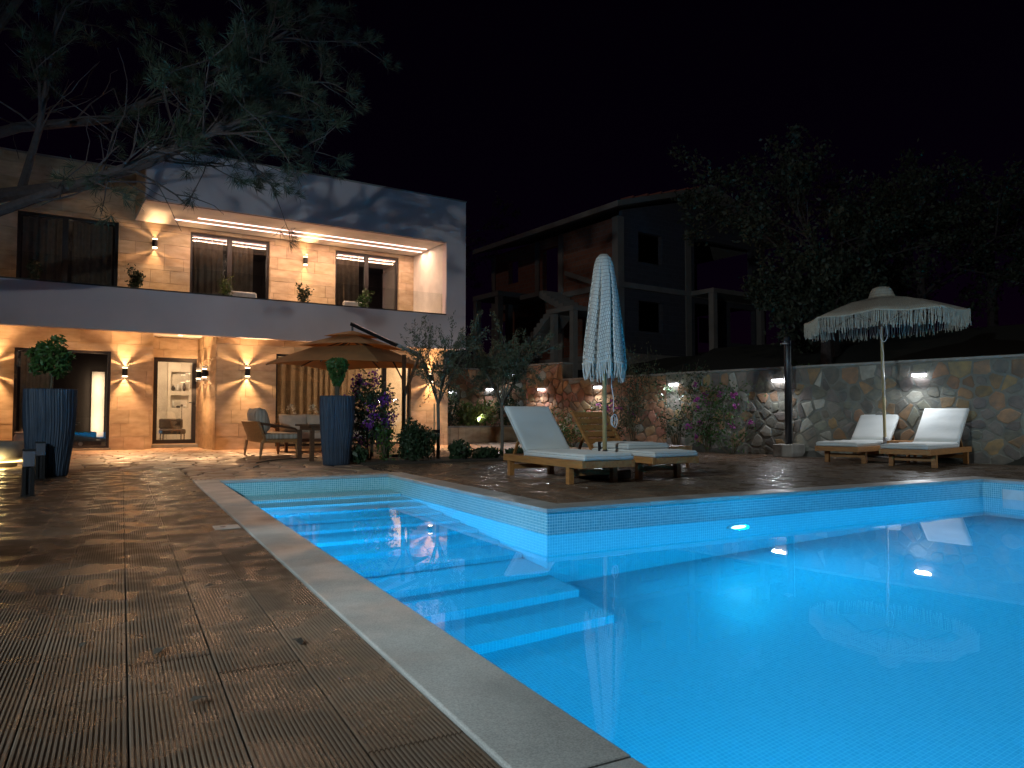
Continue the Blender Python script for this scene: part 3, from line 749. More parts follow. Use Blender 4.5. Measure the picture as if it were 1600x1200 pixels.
for x, lab, lm, n in ((-9.5, 'thin dark potted plant on the balcony before the unlit window', 'leafd', 120), (-7.76, 'round dark potted bush on the balcony below a wall lamp', 'leafd', 420), (-5.85, 'yellowish potted plant on the balcony before the middle window', 'leafy', 160),
                      (-4.17, 'bushy potted plant on the balcony against the stone wall between windows', 'leafd', 300), (-2.67, 'leafy green potted plant on the balcony beside the last window', 'leaf', 260)):
    pot_plant((x, .45, 2.95), HF, lab, 1.0, .2, lm, int(n * 1.4))
for x, lab in ((-5.5, 'white rounded chair on the balcony before the middle window'), (-2.78, 'white rounded chair on the balcony before the last window')):
    e = empty('balcony_chair'); e.matrix_world = HF @ Matrix.Translation((x, .95, 2.95)); tag(e, lab, 'chair')
    MB().box(-.3, .3, -.3, .3, .30, .42).build('seat', M['white'], e, bevel=.05); MB().box(-.32, .32, -.34, -.24, .36, .68).build('backrest', M['white'], e, bevel=.045, seg=3)
    for sx in (-.26, .26):
        for sy in (-.26, .26): MB().tube([(sx, sy, 0), (sx, sy, .31)], .018).build('leg', M['darkwood'], e)

# ------------------------------------------------------------------ garden walls
WANG = math.atan2(-.970, .242)
def stone_wall(name, label, x0, x1, prof, sx, sz, gap, h, mats, mort, seed, ext=None):
    """rubble wall in the wall frame; prof = list of (xa, xb, height)"""
    w = empty(name, WP if ext is None else ext[0], WANG if ext is None else ext[1]); tag(w, label, 'wall')
    for xa, xb, hh in prof:
        MB().box(xa, xb, 0, .36, -.1, hh - .03).build('mortar_core', mort, w)
        MB().box(xa - .0, xb, -.03, .39, hh - .028, hh + .015).build('cap', M['cap'], w, bevel=.01)
    r = random.Random(seed); n = 0; rest = MB()
    for xa, xb, hh in prof:
        seeds = []; z = .06; row = 0
        while z < hh - .05:
            x = xa + .05 + (row % 2) * sx / 2
            while x < xb:
                seeds.append((x + r.uniform(-.36, .36) * sx, z + r.uniform(-.33, .33) * sz)); x += sx * r.choice([.6, .8, 1, 1.3, 1.7])
            z += sz; row += 1
        order = vcells(seeds, (xa, xb, 0, hh - .035))
        order = [p for p in order if p]; order.sort(key=lambda p: -abs(sum(p[i][0]*p[i-1][1] - p[i-1][0]*p[i][1] for i in range(len(p)))))
        for p in order:
            vs, fs, c0 = stone(p, gap * r.uniform(.3, 1.6), h * r.uniform(.4, 1.2), r.choice([0, 1, 1]), .25, .055)
            vs = [(q[0], -q[2] + .003, q[1]) for q in vs]
            m_ = r.choices(mats[0], mats[1])[0]
            if n < 290:
                MB().add([(q[0]-c0[0], q[1], q[2]-c0[1]) for q in vs], fs).build('stone', m_, w, smooth=False).location = (c0[0], 0, c0[1])
            else: rest.add(vs, fs)
            n += 1
    if rest.v: rest.build('stones', mats[0][0], w)['kind'] = 'stuff'
    return w
stone_wall('garden_wall', 'long grey rubble stone wall behind the sun loungers and shower', -6.9, 3.2, [(-6.9, 3.2, 1.75)], .235, .185, .022, .014,
           ((M['stone_grey'], M['stone_ochre'], M['stone_pale']), (56, 32, 12)), M['mortar'], 5)
stone_wall('garden_wall', 'reddish stone wall with a raised end behind the near lounger', -11.55, -6.9, [(-10.16, -6.905, 1.74), (-11.55, -10.165, 2.18)], .23, .20, .011, .028,
           ((M['stone_red'], M['stone_ochre'], M['stone_pale']), (70, 22, 8)), M['mortar2'], 6)
BW0 = Vector((11.6, 20.75, 0))
stone_wall('retaining_wall', 'warm stone retaining wall behind the raised plant bed', 0, 4, [(-4.2, .9, 2.25)], .30, .24, .012, .028,
           ((M['stone_red'], M['stone_ochre'], M['stone_pale']), (60, 30, 10)), M['mortar2'], 8, ext=(BW0, R(4)))

def wall_light(loc, rz, label, p=16, big=1):
    e = empty('wall_light', loc, rz); tag(e, label, 'wall light', 'white bulkhead lights on the garden walls')
    MB().box(-.12*big, .12*big, -.05, 0, .012, .05).build('housing', M['steel'], e, bevel=.006)
    MB().box(-.11*big, .11*big, -.058, -.004, -.035, .011).build('diffuser', M['e_cool'], e, bevel=.008)
    light('bulkhead_light', 'AREA', (0, -.14, -.05), p, COOL, e, rot=(R(-46), 0, 0), shape='RECTANGLE', size=.2, size_y=.05)
WLAB = ['white bulkhead light on the grey wall above the sun lounger with the bare pole', 'white bulkhead light on the grey wall beside the shower post', 'white bulkhead light on the grey wall above the flowering climber',
        'white bulkhead light on the reddish wall beside the closed parasol', 'white bulkhead light on the tall end of the reddish wall', 'white bulkhead light on the grey wall past the last sun lounger']
for s_, lab in zip((1.55, 4.17, 6.66, 8.92, 10.92, -1.1), WLAB):  # last light is out of view, assumed to continue the row
    p_ = WP + WD * s_ + WN * .03; wall_light((p_.x, p_.y, 1.5), WANG, lab, 13 if s_ < 7 else 15)
for (lat, dep, z_, lab) in ((-.52, 22.6, 1.62, 'white light on the retaining wall above the raised plant bed'), (.19, 22.9, 2.1, 'white light high on the retaining wall behind the bushy olive tree'), (-1.86, 22.0, 1.5, 'tiny white light at the villa corner beside the raised bed')):
    p_ = cw(lat, dep, z_); yy = BW0.y + (p_.x - BW0.x) * math.tan(R(4)) - .03
    wall_light((p_.x, yy, z_), R(4), lab, 5)

# raised bed
rb = empty('raised_bed', (9.6, 19.75, 0), R(5)); tag(rb, 'low stone raised bed with lit shrubs beside the villa corner', 'planter')
MB().box(-1.45, 1.6, 0, .8, -.05, .44).build('body', M['travertine'], rb); MB().box(-1.47, 1.62, -.03, .12, .442, .49).build('cap', M['cap'], rb, bevel=.008)
for i in range(12): MB().box(-1.44 + i*.253, -1.44 + i*.253 + .247, -.024, -.002, -.0, .438).build('facing_slab', M['travertine'], rb)
MB().box(-1.4, 1.58, .13, .78, .43, .47).build('soil', M['soil'], rb)

def bush(name, label, loc, rx, rz, n, leafm, L, cat='shrub', shell=.55, seed=1, flowers=None, stems=6, low=0.0, fl_size=.06, group=None, upright=0.0):
    e = empty(name, loc); tag(e, label, cat, group); rg = np.random.default_rng(seed)
    st = MB()
    for i in range(stems):
        a = rg.uniform(0, 6.28); q = rg.uniform(.2, .8)
        st.tube([(0.02*math.cos(a), .02*math.sin(a), -.02), (rx*q*.4*math.cos(a), rx*q*.4*math.sin(a), rz*.8), (rx*q*math.cos(a), rx*q*math.sin(a), rz*1.6)], [.012, .009, .004], 5)
    st.build('stems', M['stem'], e)
    d = rg.normal(size=(n, 3)); d /= np.linalg.norm(d, axis=1)[:, None]; rad = rg.uniform(shell, 1, n) ** .6
    lump = 1 + .16 * np.sin(d[:, 0] * 5 + seed) + .14 * np.sin(d[:, 1] * 6 + 2 * seed) + .12 * np.sin(d[:, 2] * 7)
    c_ = d * rad[:, None] * lump[:, None] * np.array((rx, rx, rz)) + np.array((0, 0, rz + low)); c_ = c_[c_[:, 2] > .02]
    dirs = None
    if upright: dirs = np.tile(np.array((0, 0, upright)), (len(c_), 1))
    npmesh('foliage', leaf_quads(c_, L, L * .5, rg, dirs=dirs), 4, M[leafm], e)
    if flowers:
        fm, k, per = flowers; cs = []
        for _ in range(k):
            v = rg.normal(size=3); v /= np.linalg.norm(v); c0 = v * np.array((rx, rx, rz)) * rg.uniform(.75, 1.08) + np.array((0, 0, rz + low))
            if c0[2] < .1: continue
            cs.append(c0 + rg.normal(0, fl_size * .9, (per, 3)))
        npmesh('flowers', leaf_quads(np.concatenate(cs), fl_size, fl_size * .8, rg), 4, M[fm], e)['kind'] = 'stuff'
    return e
bush('fern', 'spiky yellow green fern lit in the raised bed', (9.15, 19.95, .47), .36, .34, 500, 'leafy', .15, 'plant', .3, 3, upright=.9)
bush('shrub', 'pale lit leafy shrub beside the fern in the raised bed', (9.75, 20.1, .47), .34, .42, 700, 'leafy', .09, 'shrub', .3, 4)
bush('shrub', 'dark tall shrub at the villa end of the raised bed', (8.6, 20.15, .47), .33, .62, 900, 'leafd', .08, 'shrub', .4, 5)
bush('shrub', 'dark reddish shrub at the wall end of the raised bed', (10.5, 20.15, .47), .36, .55, 900, 'leafd', .08, 'shrub', .4, 15)
sp = empty('garden_spotlight', (9.4, 19.83, .49)); tag(sp, 'small spike spotlight aimed at the fern in the raised bed', 'spotlight')
MB().tube([(0, 0, -.02), (0, 0, .05)], .01).build('spike', M['black'], sp); MB().lathe([(.02, .05), (.03, .07), (.03, .1)], 12).build('head', M['black'], sp)
light('spot_light', 'SPOT', (0, -.12, .16), 22, (1, .95, .75), sp, target=(0, .3, .55), spot_size=R(130), spot_blend=.6, shadow_soft_size=.03)

# ------------------------------------------------------------------ sun loungers
def slat_set(m, n, x0, x1, p0, p1, th=.018, fill=.72):
    p0 = Vector(p0); p1 = Vector(p1); d = (p1 - p0); L = d.length; d.normalize(); w = L / n
    for i in range(n):
        c0 = p0 + d * (w * (i + .5)); yield c0, d, w * fill
LH = (1.04, .292); LT = (1.56, .845)
def lounger(loc, rz, label):
    e = empty('sun_lounger', loc, rz); tag(e, label, 'sun lounger', 'teak sun loungers on the deck')
    wd = M['wood']
    for s in (-1, 1):
        MB().box(s*.34 - .022, s*.34 + .022, -.34, 1.55, .195, .28).build('side_rail', wd, e, bevel=.004)
        for y in (0, 1.44): MB().box(s*.325 - .035 - s*.02, s*.325 + .035 - s*.02, y - .035, y + .035, 0, .275).build('leg', wd, e, bevel=.004)
        a, b = Vector((s*.27, LH[0], LH[1] - .012)), Vector((s*.27, LT[0], LT[1] - .012)); MB().beam(a, b, .04, .045, up=(0, -1, 1)).build('backrest_rail', wd, e)
        MB().beam((s*.24, 1.30, .53), (s*.24, 1.50, .23), .03, .03, up=(0, 1, 0)).build('prop', wd, e)
    for y in (-.318, 1.528): MB().box(-.316, .316, y - .02, y + .02, .2, .278).build('end_rail', wd, e, bevel=.004)
    MB().box(-.30, .30, .02, .05, .09, .15).build('stretcher', wd, e); MB().box(-.30, .30, 1.40, 1.43, .09, .15).build('stretcher', wd, e)
    for i in range(9):
        y = -.27 + i * .145; MB().box(-.312, .312, y, y + .1, .262, .281).build('slat', wd, e)
    for c0, d, w in slat_set(None, 6, 0, 0, (0, LH[0], LH[1]), (0, LT[0], LT[1])):
        MB().beam((-.245, c0.y, c0.z), (.245, c0.y, c0.z), w, .016, up=(0, -d.z, d.y)).build('slat', wd, e)
    return e
from mathutils import noise as mnoise
def puff(name, e, Wd, L, T, origin, ydir, n, seed):
    """soft pad with rounded rim and shallow creases"""
    m = MB(); nx = 16; ny = max(8, int(L / .045)); y_ = Vector(ydir).normalized(); z_ = Vector(n).normalized(); x_ = y_.cross(z_); o_ = Vector(origin)
    def P(x, y, z): return o_ + x_ * x + y_ * y + z_ * z
    for j in range(ny + 1):
        for i in range(nx + 1):
            u = i / nx * 2 - 1; v = j / ny * 2 - 1; u2 = math.sin(u * math.pi / 2); v2 = v if abs(v) < .8 else math.copysign(.8 + .2 * math.sin((abs(v) - .8) / .2 * math.pi / 2), v)
            x = u2 * Wd / 2; y = (v2 + 1) / 2 * L; ed = min(1, (1 - abs(u2)) * Wd / 2 / .03, (1 - abs(v2)) * L / 2 / .03); ed = math.sqrt(max(0, 1 - (1 - ed) ** 2))
            q = mnoise.noise(Vector((x * 3.2 + seed, y * 6.5, seed))) * .010 + mnoise.noise(Vector((x * 9, y * 22 + seed, 3.1))) * .0035
            m.v.append(P(x, y, T * (.62 + .38 * ed) + (q + .006 * (1 - u2 * u2)) * ed))
    W1 = nx + 1
    for j in range(ny):
        for i in range(nx): m.f.append((j*W1+i, j*W1+i+1, (j+1)*W1+i+1, (j+1)*W1+i))
    rim = [i for i in range(nx + 1)] + [j*W1 + nx for j in range(1, ny + 1)] + [ny*W1 + i for i in range(nx - 1, -1, -1)] + [j*W1 for j in range(ny - 1, 0, -1)]
    b0 = len(m.v)
    for k in rim:
        p = Vector(m.v[k]) - o_; m.v.append(tuple(P(p.dot(x_) * .992, L/2 + (p.dot(y_) - L/2) * .996, 0)))
    for a in range(len(rim)):
        b = (a + 1) % len(rim); m.f.append((rim[b], rim[a], b0 + a, b0 + b))
    m.f.append(tuple(range(b0, b0 + len(rim)))[::-1])
    o = m.build(name, M['cushion'], e, smooth=True); MB().tube([Vector(m.v[k]) + z_ * .001 for k in rim + rim[:1]], .0045, 5, cap=False).build('piping', M['piping'], o)
    return o
def cushion(loc, rz, label, mode='full'):
    e = empty('lounger_cushion', loc, rz); tag(e, label, 'cushion', 'pale cushions on the sun loungers')
    n = Vector((0, -(LT[1]-LH[1]), LT[0]-LH[0])).normalized()
    sd = loc[0] * 3.7 + loc[1]
    if mode == 'full':
        puff('seat_pad', e, .67, 1.39, .07, (0, -.35, .284), (0, 1, 0), (0, 0, 1), sd)
        a = Vector((0, LH[0] - .01, LH[1] + .02)) + n * .004; b = Vector((0, LT[0] + .03, LT[1] + .03)) + n * .004
        puff('back_pad', e, .67, (b - a).length, .068, a, b - a, n, sd + 5)
    else:
        puff('seat_pad', e, .67, 1.33, .07, (0, -.35, .284), (0, 1, 0), (0, 0, 1), sd)
        puff('folded_back_pad', e, .66, .78, .066, (0, .18, .362), (0, 1, 0), (0, 0, 1), sd + 5)
        MB().box(-.342, .342, .78, .83, .282, .434).build('strap', M['blackplastic'], e)
    return e
LR = R(-76)
for loc, rz, la, lb, mode in (((4.84, 7.12, 0), 0, 'teak sun lounger with upright cushion beside the closed parasol at the pool corner', 'pale grey cushion with raised back on the lounger at the pool corner', 'full'),
                        ((5.98, 7.32, 0), 0, 'teak sun lounger with its slatted backrest bare beside the closed parasol', 'pale cushion folded double and strapped on the bare backed lounger', 'fold'),
                        ((10.70, 8.24, 0), LR, 'teak sun lounger at the wall on the shower side of the open parasol', 'white cushion on the wall lounger on the shower side', 'full'),
                        ((10.73, 7.08, 0), LR, 'teak sun lounger at the wall on the other side of the open parasol', 'white cushion on the wall lounger away from the shower', 'full')):
    lounger(loc, rz, la); cushion(loc, rz, lb, mode)
def side_table(loc, rz, label, w=.42, h=.36):
    e = empty('side_table', loc, rz); tag(e, label, 'table')
    for i in range(4): MB().box(-w/2 + i*w/4 + .003, -w/2 + (i+1)*w/4 - .003, -w/2, w/2, h - .025, h).build('slat', M['wood'], e)
    for s in (-1, 1): MB().box(-w/2, w/2, s*(w/2 - .02) - .012, s*(w/2 - .02) + .012, h - .09, h - .026).build('apron', M['wood'], e); MB().box(s*(w/2-.02) - .012, s*(w/2-.02) + .012, -w/2 + .034, w/2 - .034, h - .09, h - .026).build('apron', M['wood'], e)
    for a in (-1, 1):
        for b in (-1, 1): MB().box(a*(w/2-.05)-.022, a*(w/2-.05)+.022, b*(w/2-.058)-.022, b*(w/2-.058)+.022, 0, h - .027).build('leg', M['wood'], e)
p_ = Vector((10.72, 7.66, 0)) + Vector((.97, .242, 0)) * .98
side_table((p_.x, p_.y, 0), LR, 'small teak side table between the two loungers at the stone wall')
side_table((7.35, 8.75, 0), R(8), 'small teak side table on the deck beyond the folded cushion lounger', .5, .33)

# ------------------------------------------------------------------ parasols
def crochet(ca=(.68, .64, .59), cb=(.58, .55, .50)):
    k = NT('crochet'); p = k.n('ShaderNodeBsdfPrincipled'); k.l(p.outputs[0], k.out.inputs[0]); p.inputs['Roughness'].default_value = .95
    uv = k.n('ShaderNodeUVMap'); b = k.n('ShaderNodeTexBrick'); b.offset = .5
    b.inputs['Color1'].default_value = rgba(ca); b.inputs['Color2'].default_value = rgba(cb); b.inputs['Mortar'].default_value = (.20, .19, .175, 1)
    b.inputs['Scale'].default_value = 1; b.inputs['Mortar Size'].default_value = .0034; b.inputs['Mortar Smooth'].default_value = .4
    b.inputs['Brick Width'].default_value = .021; b.inputs['Row Height'].default_value = .046
    no = k.n('ShaderNodeTexNoise'); no.inputs['Scale'].default_value = 14; k.l(uv.outputs[0], no.inputs[0])
    va = k.n('ShaderNodeVectorMath', operation='SCALE'); va.inputs['Scale'].default_value = .012; k.l(no.outputs['Color'], va.inputs[0])
    ad = k.n('ShaderNodeVectorMath', operation='ADD'); k.l(uv.outputs[0], ad.inputs[0]); k.l(va.outputs[0], ad.inputs[1]); k.l(ad.outputs[0], b.inputs[0])
    k.l(b.outputs[0], p.inputs['Base Color']); bp = k.n('ShaderNodeBump'); bp.invert = True; bp.inputs['Strength'].default_value = .8; bp.inputs['Distance'].default_value = .008
    k.l(b.outputs['Fac'], bp.inputs['Height']); k.l(bp.outputs[0], p.inputs['Normal']); return k.m
M['crochet'] = crochet(); M['crochet2'] = crochet((.48, .43, .34), (.41, .36, .28))
def polar_surf(name, prof, n, fn, m, parent, th=.012):
    """closed-around surface with u along the hem and v along the rise"""
    vs = []; us = []; fs = []
    for i, (r, z) in enumerate(prof):
        for kx in range(n + 1):
            t = 2 * math.pi * kx / n; x, y, zz = fn(r, z, t); vs.append((x, y, zz)); us.append((t * .22 if r < .5 else t * .9, z if r < .5 else r * 1.05))
    for i in range(len(prof) - 1):
        for kx in range(n): fs.append((i*(n+1)+kx, i*(n+1)+kx+1, (i+1)*(n+1)+kx+1, (i+1)*(n+1)+kx))
    me = bpy.data.meshes.new(name); me.from_pydata(vs, [], fs); ul = me.uv_layers.new(name='UVMap')
    for l in me.loops: ul.data[l.index].uv = us[l.vertex_index]
    me.polygons.foreach_set('use_smooth', [True] * len(me.polygons)); me.materials.append(m); me.update()
    o = bpy.data.objects.new(name, me); COL.objects.link(o); o.parent = parent
    so = o.modifiers.new('thick', 'SOLIDIFY'); so.thickness = th
    return o
cp = empty('closed_parasol', (5.36, 7.60, 0), R(20)); tag(cp, 'tall closed crocheted parasol with knotted fringe between two loungers', 'parasol')
cpr = [(.262, 1.45), (.268, 1.52), (.255, 1.66), (.235, 1.84), (.212, 2.04), (.19, 2.24), (.165, 2.42), (.142, 2.58), (.122, 2.70), (.095, 2.78), (.055, 2.825), (.008, 2.838)]
def foldfn(r, z, t):
    f = min(1, max(0, (2.80 - z) / .9)); a = math.sin(3.5 * (t + .2)); q = 1 - .75 * f * math.exp(-(a / .2) ** 2) + .03 * f * math.sin(11 * t)
    tt = t + .10 * math.sin(z * 3); return (r * q * math.cos(tt), r * q * math.sin(tt), z + .02 * f * math.sin(5 * t))
polar_surf('canopy', cpr, 210, foldfn, M['crochet'], cp)
fr = MB(); r_ = random.Random(4)
for k in range(64):
    t = 2 * math.pi * k / 64; x, y, z = foldfn(.262, 1.46, t); q = r_.uniform(.16, .25)
    fr.tube([(x, y, z), (x*1.01 + r_.uniform(-.008, .008), y*1.01 + r_.uniform(-.008, .008), z - q*.5), (x*.97 + r_.uniform(-.015, .015), y*.97 + r_.uniform(-.015, .015), z - q)], [.011, .008, .009], 5)
fr.build('fringe', M['rope'], cp)['kind'] = 'stuff'
hb = MB(); pts = [Vector(foldfn(.268, 1.455, 2 * math.pi * k / 60)) for k in range(61)]; hb.tube(pts, .016, 6); hb.build('hem_rope', M['rope'], cp)
MB().tube([(0, 0, .16), (0, 0, 2.75)], .027, 12).build('pole', M['bamboo'], cp, smooth=True)
MB().lathe([(.035, .1), (.035, .36), (.03, .36)], 14).build('base_sleeve', M['steel'], cp, smooth=True)
MB().box(-.24, .24, -.24, .24, 0, .11).build('base_block', M['black'], cp, bevel=.02)
cd = MB(); pth = [(.05, -.05, 1.5)]
for k in range(12): pth.append((.055 + .012*math.sin(k), -.06 - .004*k, 1.40 - k*.052))
cd.tube(pth, .005, 6)
for a0, rr in ((0, .062), (1.2, .05)):
    cd.tube([(.06 + rr*math.sin(q)*.9, -.11 + .02*a0, .72 + rr*1.3*math.cos(q) - .0) for q in np.linspace(0, 6.28, 18)], .006, 6)
cd.build('cord', M['whitecord'], cp)

op = empty('open_parasol', (11.44, 8.03, 0), 0); tag(op, 'open crocheted parasol with long fringe over the two wall loungers', 'parasol')
NSEG = 8; TILT = Matrix.Rotation(R(-2.0), 4, Vector((.4695, .8829, 0)))
def octa(r, z, t):
    a = (t + .25) % (2 * math.pi / NSEG) - math.pi / NSEG; k = math.cos(math.pi / NSEG) / math.cos(a) if r > .3 else 1
    sag = -.035 * (1 - abs(a) * NSEG / math.pi) * min(1, max(0, (r - .3) / 1.0)) if r > .3 else 0
    p_ = TILT @ Vector((r * k * math.cos(t), r * k * math.sin(t), z + sag - 2.6)); return (p_.x, p_.y, p_.z + 2.6)
oc = [(1.27, 2.47), (1.06, 2.555), (.82, 2.645), (.6, 2.72), (.33, 2.775), (.215, 2.80), (.20, 2.83), (.165, 2.92), (.135, 2.965), (.08, 2.985), (.005, 2.99)]
polar_surf('canopy', oc, 96, octa, M['crochet2'], op, .01)
fr = MB()
for k in range(300):
    t = 2 * math.pi * k / 300; x, y, z = octa(1.27, 2.47, t); q = r_.uniform(.22, .29); w_ = r_.uniform(.005, .009)
    if r_.random() < .04: continue
    fr.tube([(x, y, z), (x + r_.uniform(-.01, .01), y + r_.uniform(-.01, .01), z - q * .5), (x*.995 + r_.uniform(-.018, .018), y*.995 + r_.uniform(-.018, .018), z - q)], [w_, w_, w_*1.2], 4)
fr.build('fringe', M['rope2'], op)['kind'] = 'stuff'
hb = MB(); hb.tube([Vector(octa(1.27, 2.468, 2*math.pi*k/96)) for k in range(97)], .013, 6); hb.build('hem_rope', M['rope2'], op)
for k in range(NSEG):
    t = 2 * math.pi * (k + .5) / NSEG - .25 + math.pi / NSEG; x, y, z = octa(1.245, 2.45, t)
    rbm = MB().beam((.05*math.cos(t), .05*math.sin(t), 2.76), (x, y, z), .02, .025).build('rib', M['darkwood'], op)
    x2, y2, z2 = octa(.75, 2.63, t); MB().beam((.05*math.cos(t), .05*math.sin(t), 2.34), (x2, y2, z2), .015, .02).build('strut', M['darkwood'], rbm)
MB().tube([(0.0, 0, .1), (-.045, 0, 2.85)], .025, 12).build('pole', M['bamboo'], op, smooth=True)
MB().lathe([(.05, 2.30), (.055, 2.36), (.04, 2.40)], 12, c=(-.035, 0, 0)).build('hub', M['darkwood'], op)
MB().lathe([(.035, .08), (.035, .42), (.03, .42)], 14).build('base_sleeve', M['steel'], op, smooth=True)
MB().box(-.26, .26, -.26, .26, 0, .1).build('base_block', M['steel'], op, bevel=.02)
cd = MB(); cd.tube([(-.07, -.03, 2.3), (-.09, -.04, 2.0), (-.06, -.05, 1.8), (-.08, -.04, 1.6), (-.03, -.04, 1.35), (-.03, -.03, 1.1)], .006, 6)
cd.tube([(-.05 + .1*math.sin(q), -.05, 2.2 + .16*math.cos(q)) for q in np.linspace(0, 5, 16)], .006, 6); cd.build('cord', M['whitecord'], op)

# ------------------------------------------------------------------ shower
sw = empty('pool_shower', (11.42, 10.05, 0), R(14)); tag(sw, 'black solar shower column on a stone block before the garden wall', 'shower')
MB().box(-.26, .26, -.2, .2, 0, .235).build('stone_base', M['cap'], sw, bevel=.012)
MB().lathe([(.068, .236), (.068, 2.30), (.055, 2.33), (.01, 2.335)], 20).build('column', M['blackplastic'], sw, smooth=True)
MB().box(-.012, .012, -.076, -.062, .3, 2.25).build('column_strip', M['steel'], sw)
MB().tube([(-.07, -.03, 2.2), (-.2, -.06, 2.21), (-.24, -.07, 2.2)], .012, 8).build('shower_arm', M['steel'], sw); MB().lathe([(.01, 2.2), (.085, 2.175), (.085, 2.16), (.01, 2.158)], 18, c=(-.24, -.07, 0)).build('shower_head', M['steel'], sw)
MB().tube([(0, -.08, 1.32), (0, -.14, 1.32), (-.02, -.15, 1.34)], .016, 8).build('mixer_handle', M['steel'], sw)

# ------------------------------------------------------------------ tall planters
def planter(loc, label, r0, r1, h, seed):
    e = empty('tall_planter', loc); tag(e, label, 'planter', 'tall ribbed planters on the terrace')
    rg = random.Random(seed); ph = [rg.uniform(0, 6.28) for _ in range(6)]
    def fn(r, z, t): return r + .006 * math.sin(58 * t + 1.6 * math.sin(z * 6 + ph[0]) + ph[1]) + .004 * math.sin(37 * t + 2 * math.sin(z * 3 + ph[2])) + .0015 * math.sin(13 * t + z * 5)
    pr = [(r0 * .96, 0)] + [(r0 + (r1 - r0) * math.sin(min(1, z / .8) * 1.35) / math.sin(1.35), z * h) for z in np.linspace(.02, .985, 14)] + [(r1 * .99, h), (r1 * .90, h), (r1 * .88, h - .05)]
    MB().lathe(pr, 300, fn=fn).build('pot', M['planter'], e, smooth=True)
    MB().lathe([(r1 * .87, h - .06), (.01, h - .05)], 24).build('soil', M['soil'], e)
planter((-.83, 11.26, 0), 'tall dark blue ribbed planter on the deck holding a round topiary tree', .21, .295, 1.13, 1)
planter((3.03, 11.65, 0), 'tall blue grey ribbed planter behind the pool steps holding a leafy bush', .20, .265, 1.10, 2)
tp = empty('topiary_tree', (-.83, 11.26, 1.07)); tag(tp, 'round leafy topiary tree growing in the planter on the deck', 'tree')
MB().tube([(0, 0, 0), (.01, 0, .2), (-.01, .01, .42)], [.014, .011, .01], 7).build('trunk', M['stem'], tp)
rg = np.random.default_rng(21); d = rg.normal(size=(1500, 3)); d /= np.linalg.norm(d, axis=1)[:, None]
cc = d * (rg.uniform(.35, 1, 1500) ** .5)[:, None] * np.array((.25, .25, .26)) * (1 + .15 * np.sin(d[:, :1] * 6) + .12 * np.sin(d[:, 2:] * 8)) + np.array((.02, 0, .46))
npmesh('crown', leaf_quads(cc, .075, .03, rg), 4, M['leaf'], tp)
lb = empty('leafy_bush', (3.03, 11.65, 1.04)); tag(lb, 'small bright green bush on dark stems in the planter behind the pool', 'shrub')
st = MB()
for k in range(7): a = k * .9; st.tube([(.03*math.cos(a), .03*math.sin(a), 0), (.025*math.cos(a+.6), .025*math.sin(a+.6), .25), (.12*math.cos(a), .12*math.sin(a), .6)], [.012, .012, .005], 6)
st.build('stems', M['stem'], lb)
rg = np.random.default_rng(22); z_ = rg.uniform(.22, .66, 1300); rad = np.interp(z_, [.22, .36, .52, .6, .66], [.05, .11, .17, .18, .10]); a = rg.uniform(0, 6.28, 1300); q = rg.uniform(.3, 1, 1300) ** .5
npmesh('foliage', leaf_quads(np.stack([rad*q*np.cos(a), rad*q*np.sin(a), z_], 1), .05, .034, rg), 4, M['leaf'], lb)

def bollard(loc, label, h, w=.1):
    e = empty('bollard_light', loc, R(10)); tag(e, label, 'bollard light', 'unlit bollard lights by the planter')
    MB().box(-w/2 - .01, w/2 + .01, -w/2 - .01, w/2 + .01, 0, .012).build('base_plate', M['black'], e)
    for s in (-1, 1): MB().box(s*w*.36 - .014, s*w*.36 + .014, -w/2, w/2, .012, h * .62).build('post_fin', M['black'], e)
    MB().box(-w*.2, w*.2, -w*.2, w*.2, .012, h * .62).build('post_core', M['blackplastic'], e)
    MB().box(-w/2, w/2, -w/2, w/2, h * .625, h * .96).build('diffuser', M['blackglass'], e, bevel=.006); MB().box(-w/2 - .004, w/2 + .004, -w/2 - .004, w/2 + .004, h * .962, h).build('cap', M['black'], e)
M['blackglass'] = mat('smoked_diffuser', (.10, .10, .12), .15, scale=10)
bollard((-.80, 8.60, 0), 'unlit black bollard light standing alone on the ribbed deck', .455)
bollard((-.89, 10.85, 0), 'unlit brownish bollard light right before the tall planter', .46)

bn = empty('stone_seat', (-1.78, 13.7, 0), R(12)); tag(bn, 'low pale stone seat with a yellow light strip glowing at its foot', 'bench')
MB().lathe([(.40, .10), (.47, .16), (.48, .33), (.44, .39), (.05, .40)], 28).build('seat_block', M['cap'], bn, smooth=True); MB().lathe([(.36, 0), (.36, .099)], 24).build('plinth', M['joint'], bn)
MB().lathe([(.41, .075), (.425, .08), (.425, .095), (.41, .098)], 28, cap=False).build('led_ring', M['e_yellow'], bn)
light('seat_led', 'POINT', (.1, -.52, .10), 3.5, (1, .75, .3), bn, shadow_soft_size=.05)
st_ = empty('clay_stool', (-1.55, 16.2, 0)); tag(st_, 'reddish clay drum stool at the foot of the villa window', 'stool')
MB().lathe([(.17, 0), (.2, .1), (.2, .4), (.17, .46), (.02, .47)], 20).build('drum', M['redish'], st_, smooth=True); MB().lathe([(.19, .47), (.19, .485), (.02, .49)], 20).build('lid', M['redish'], st_)

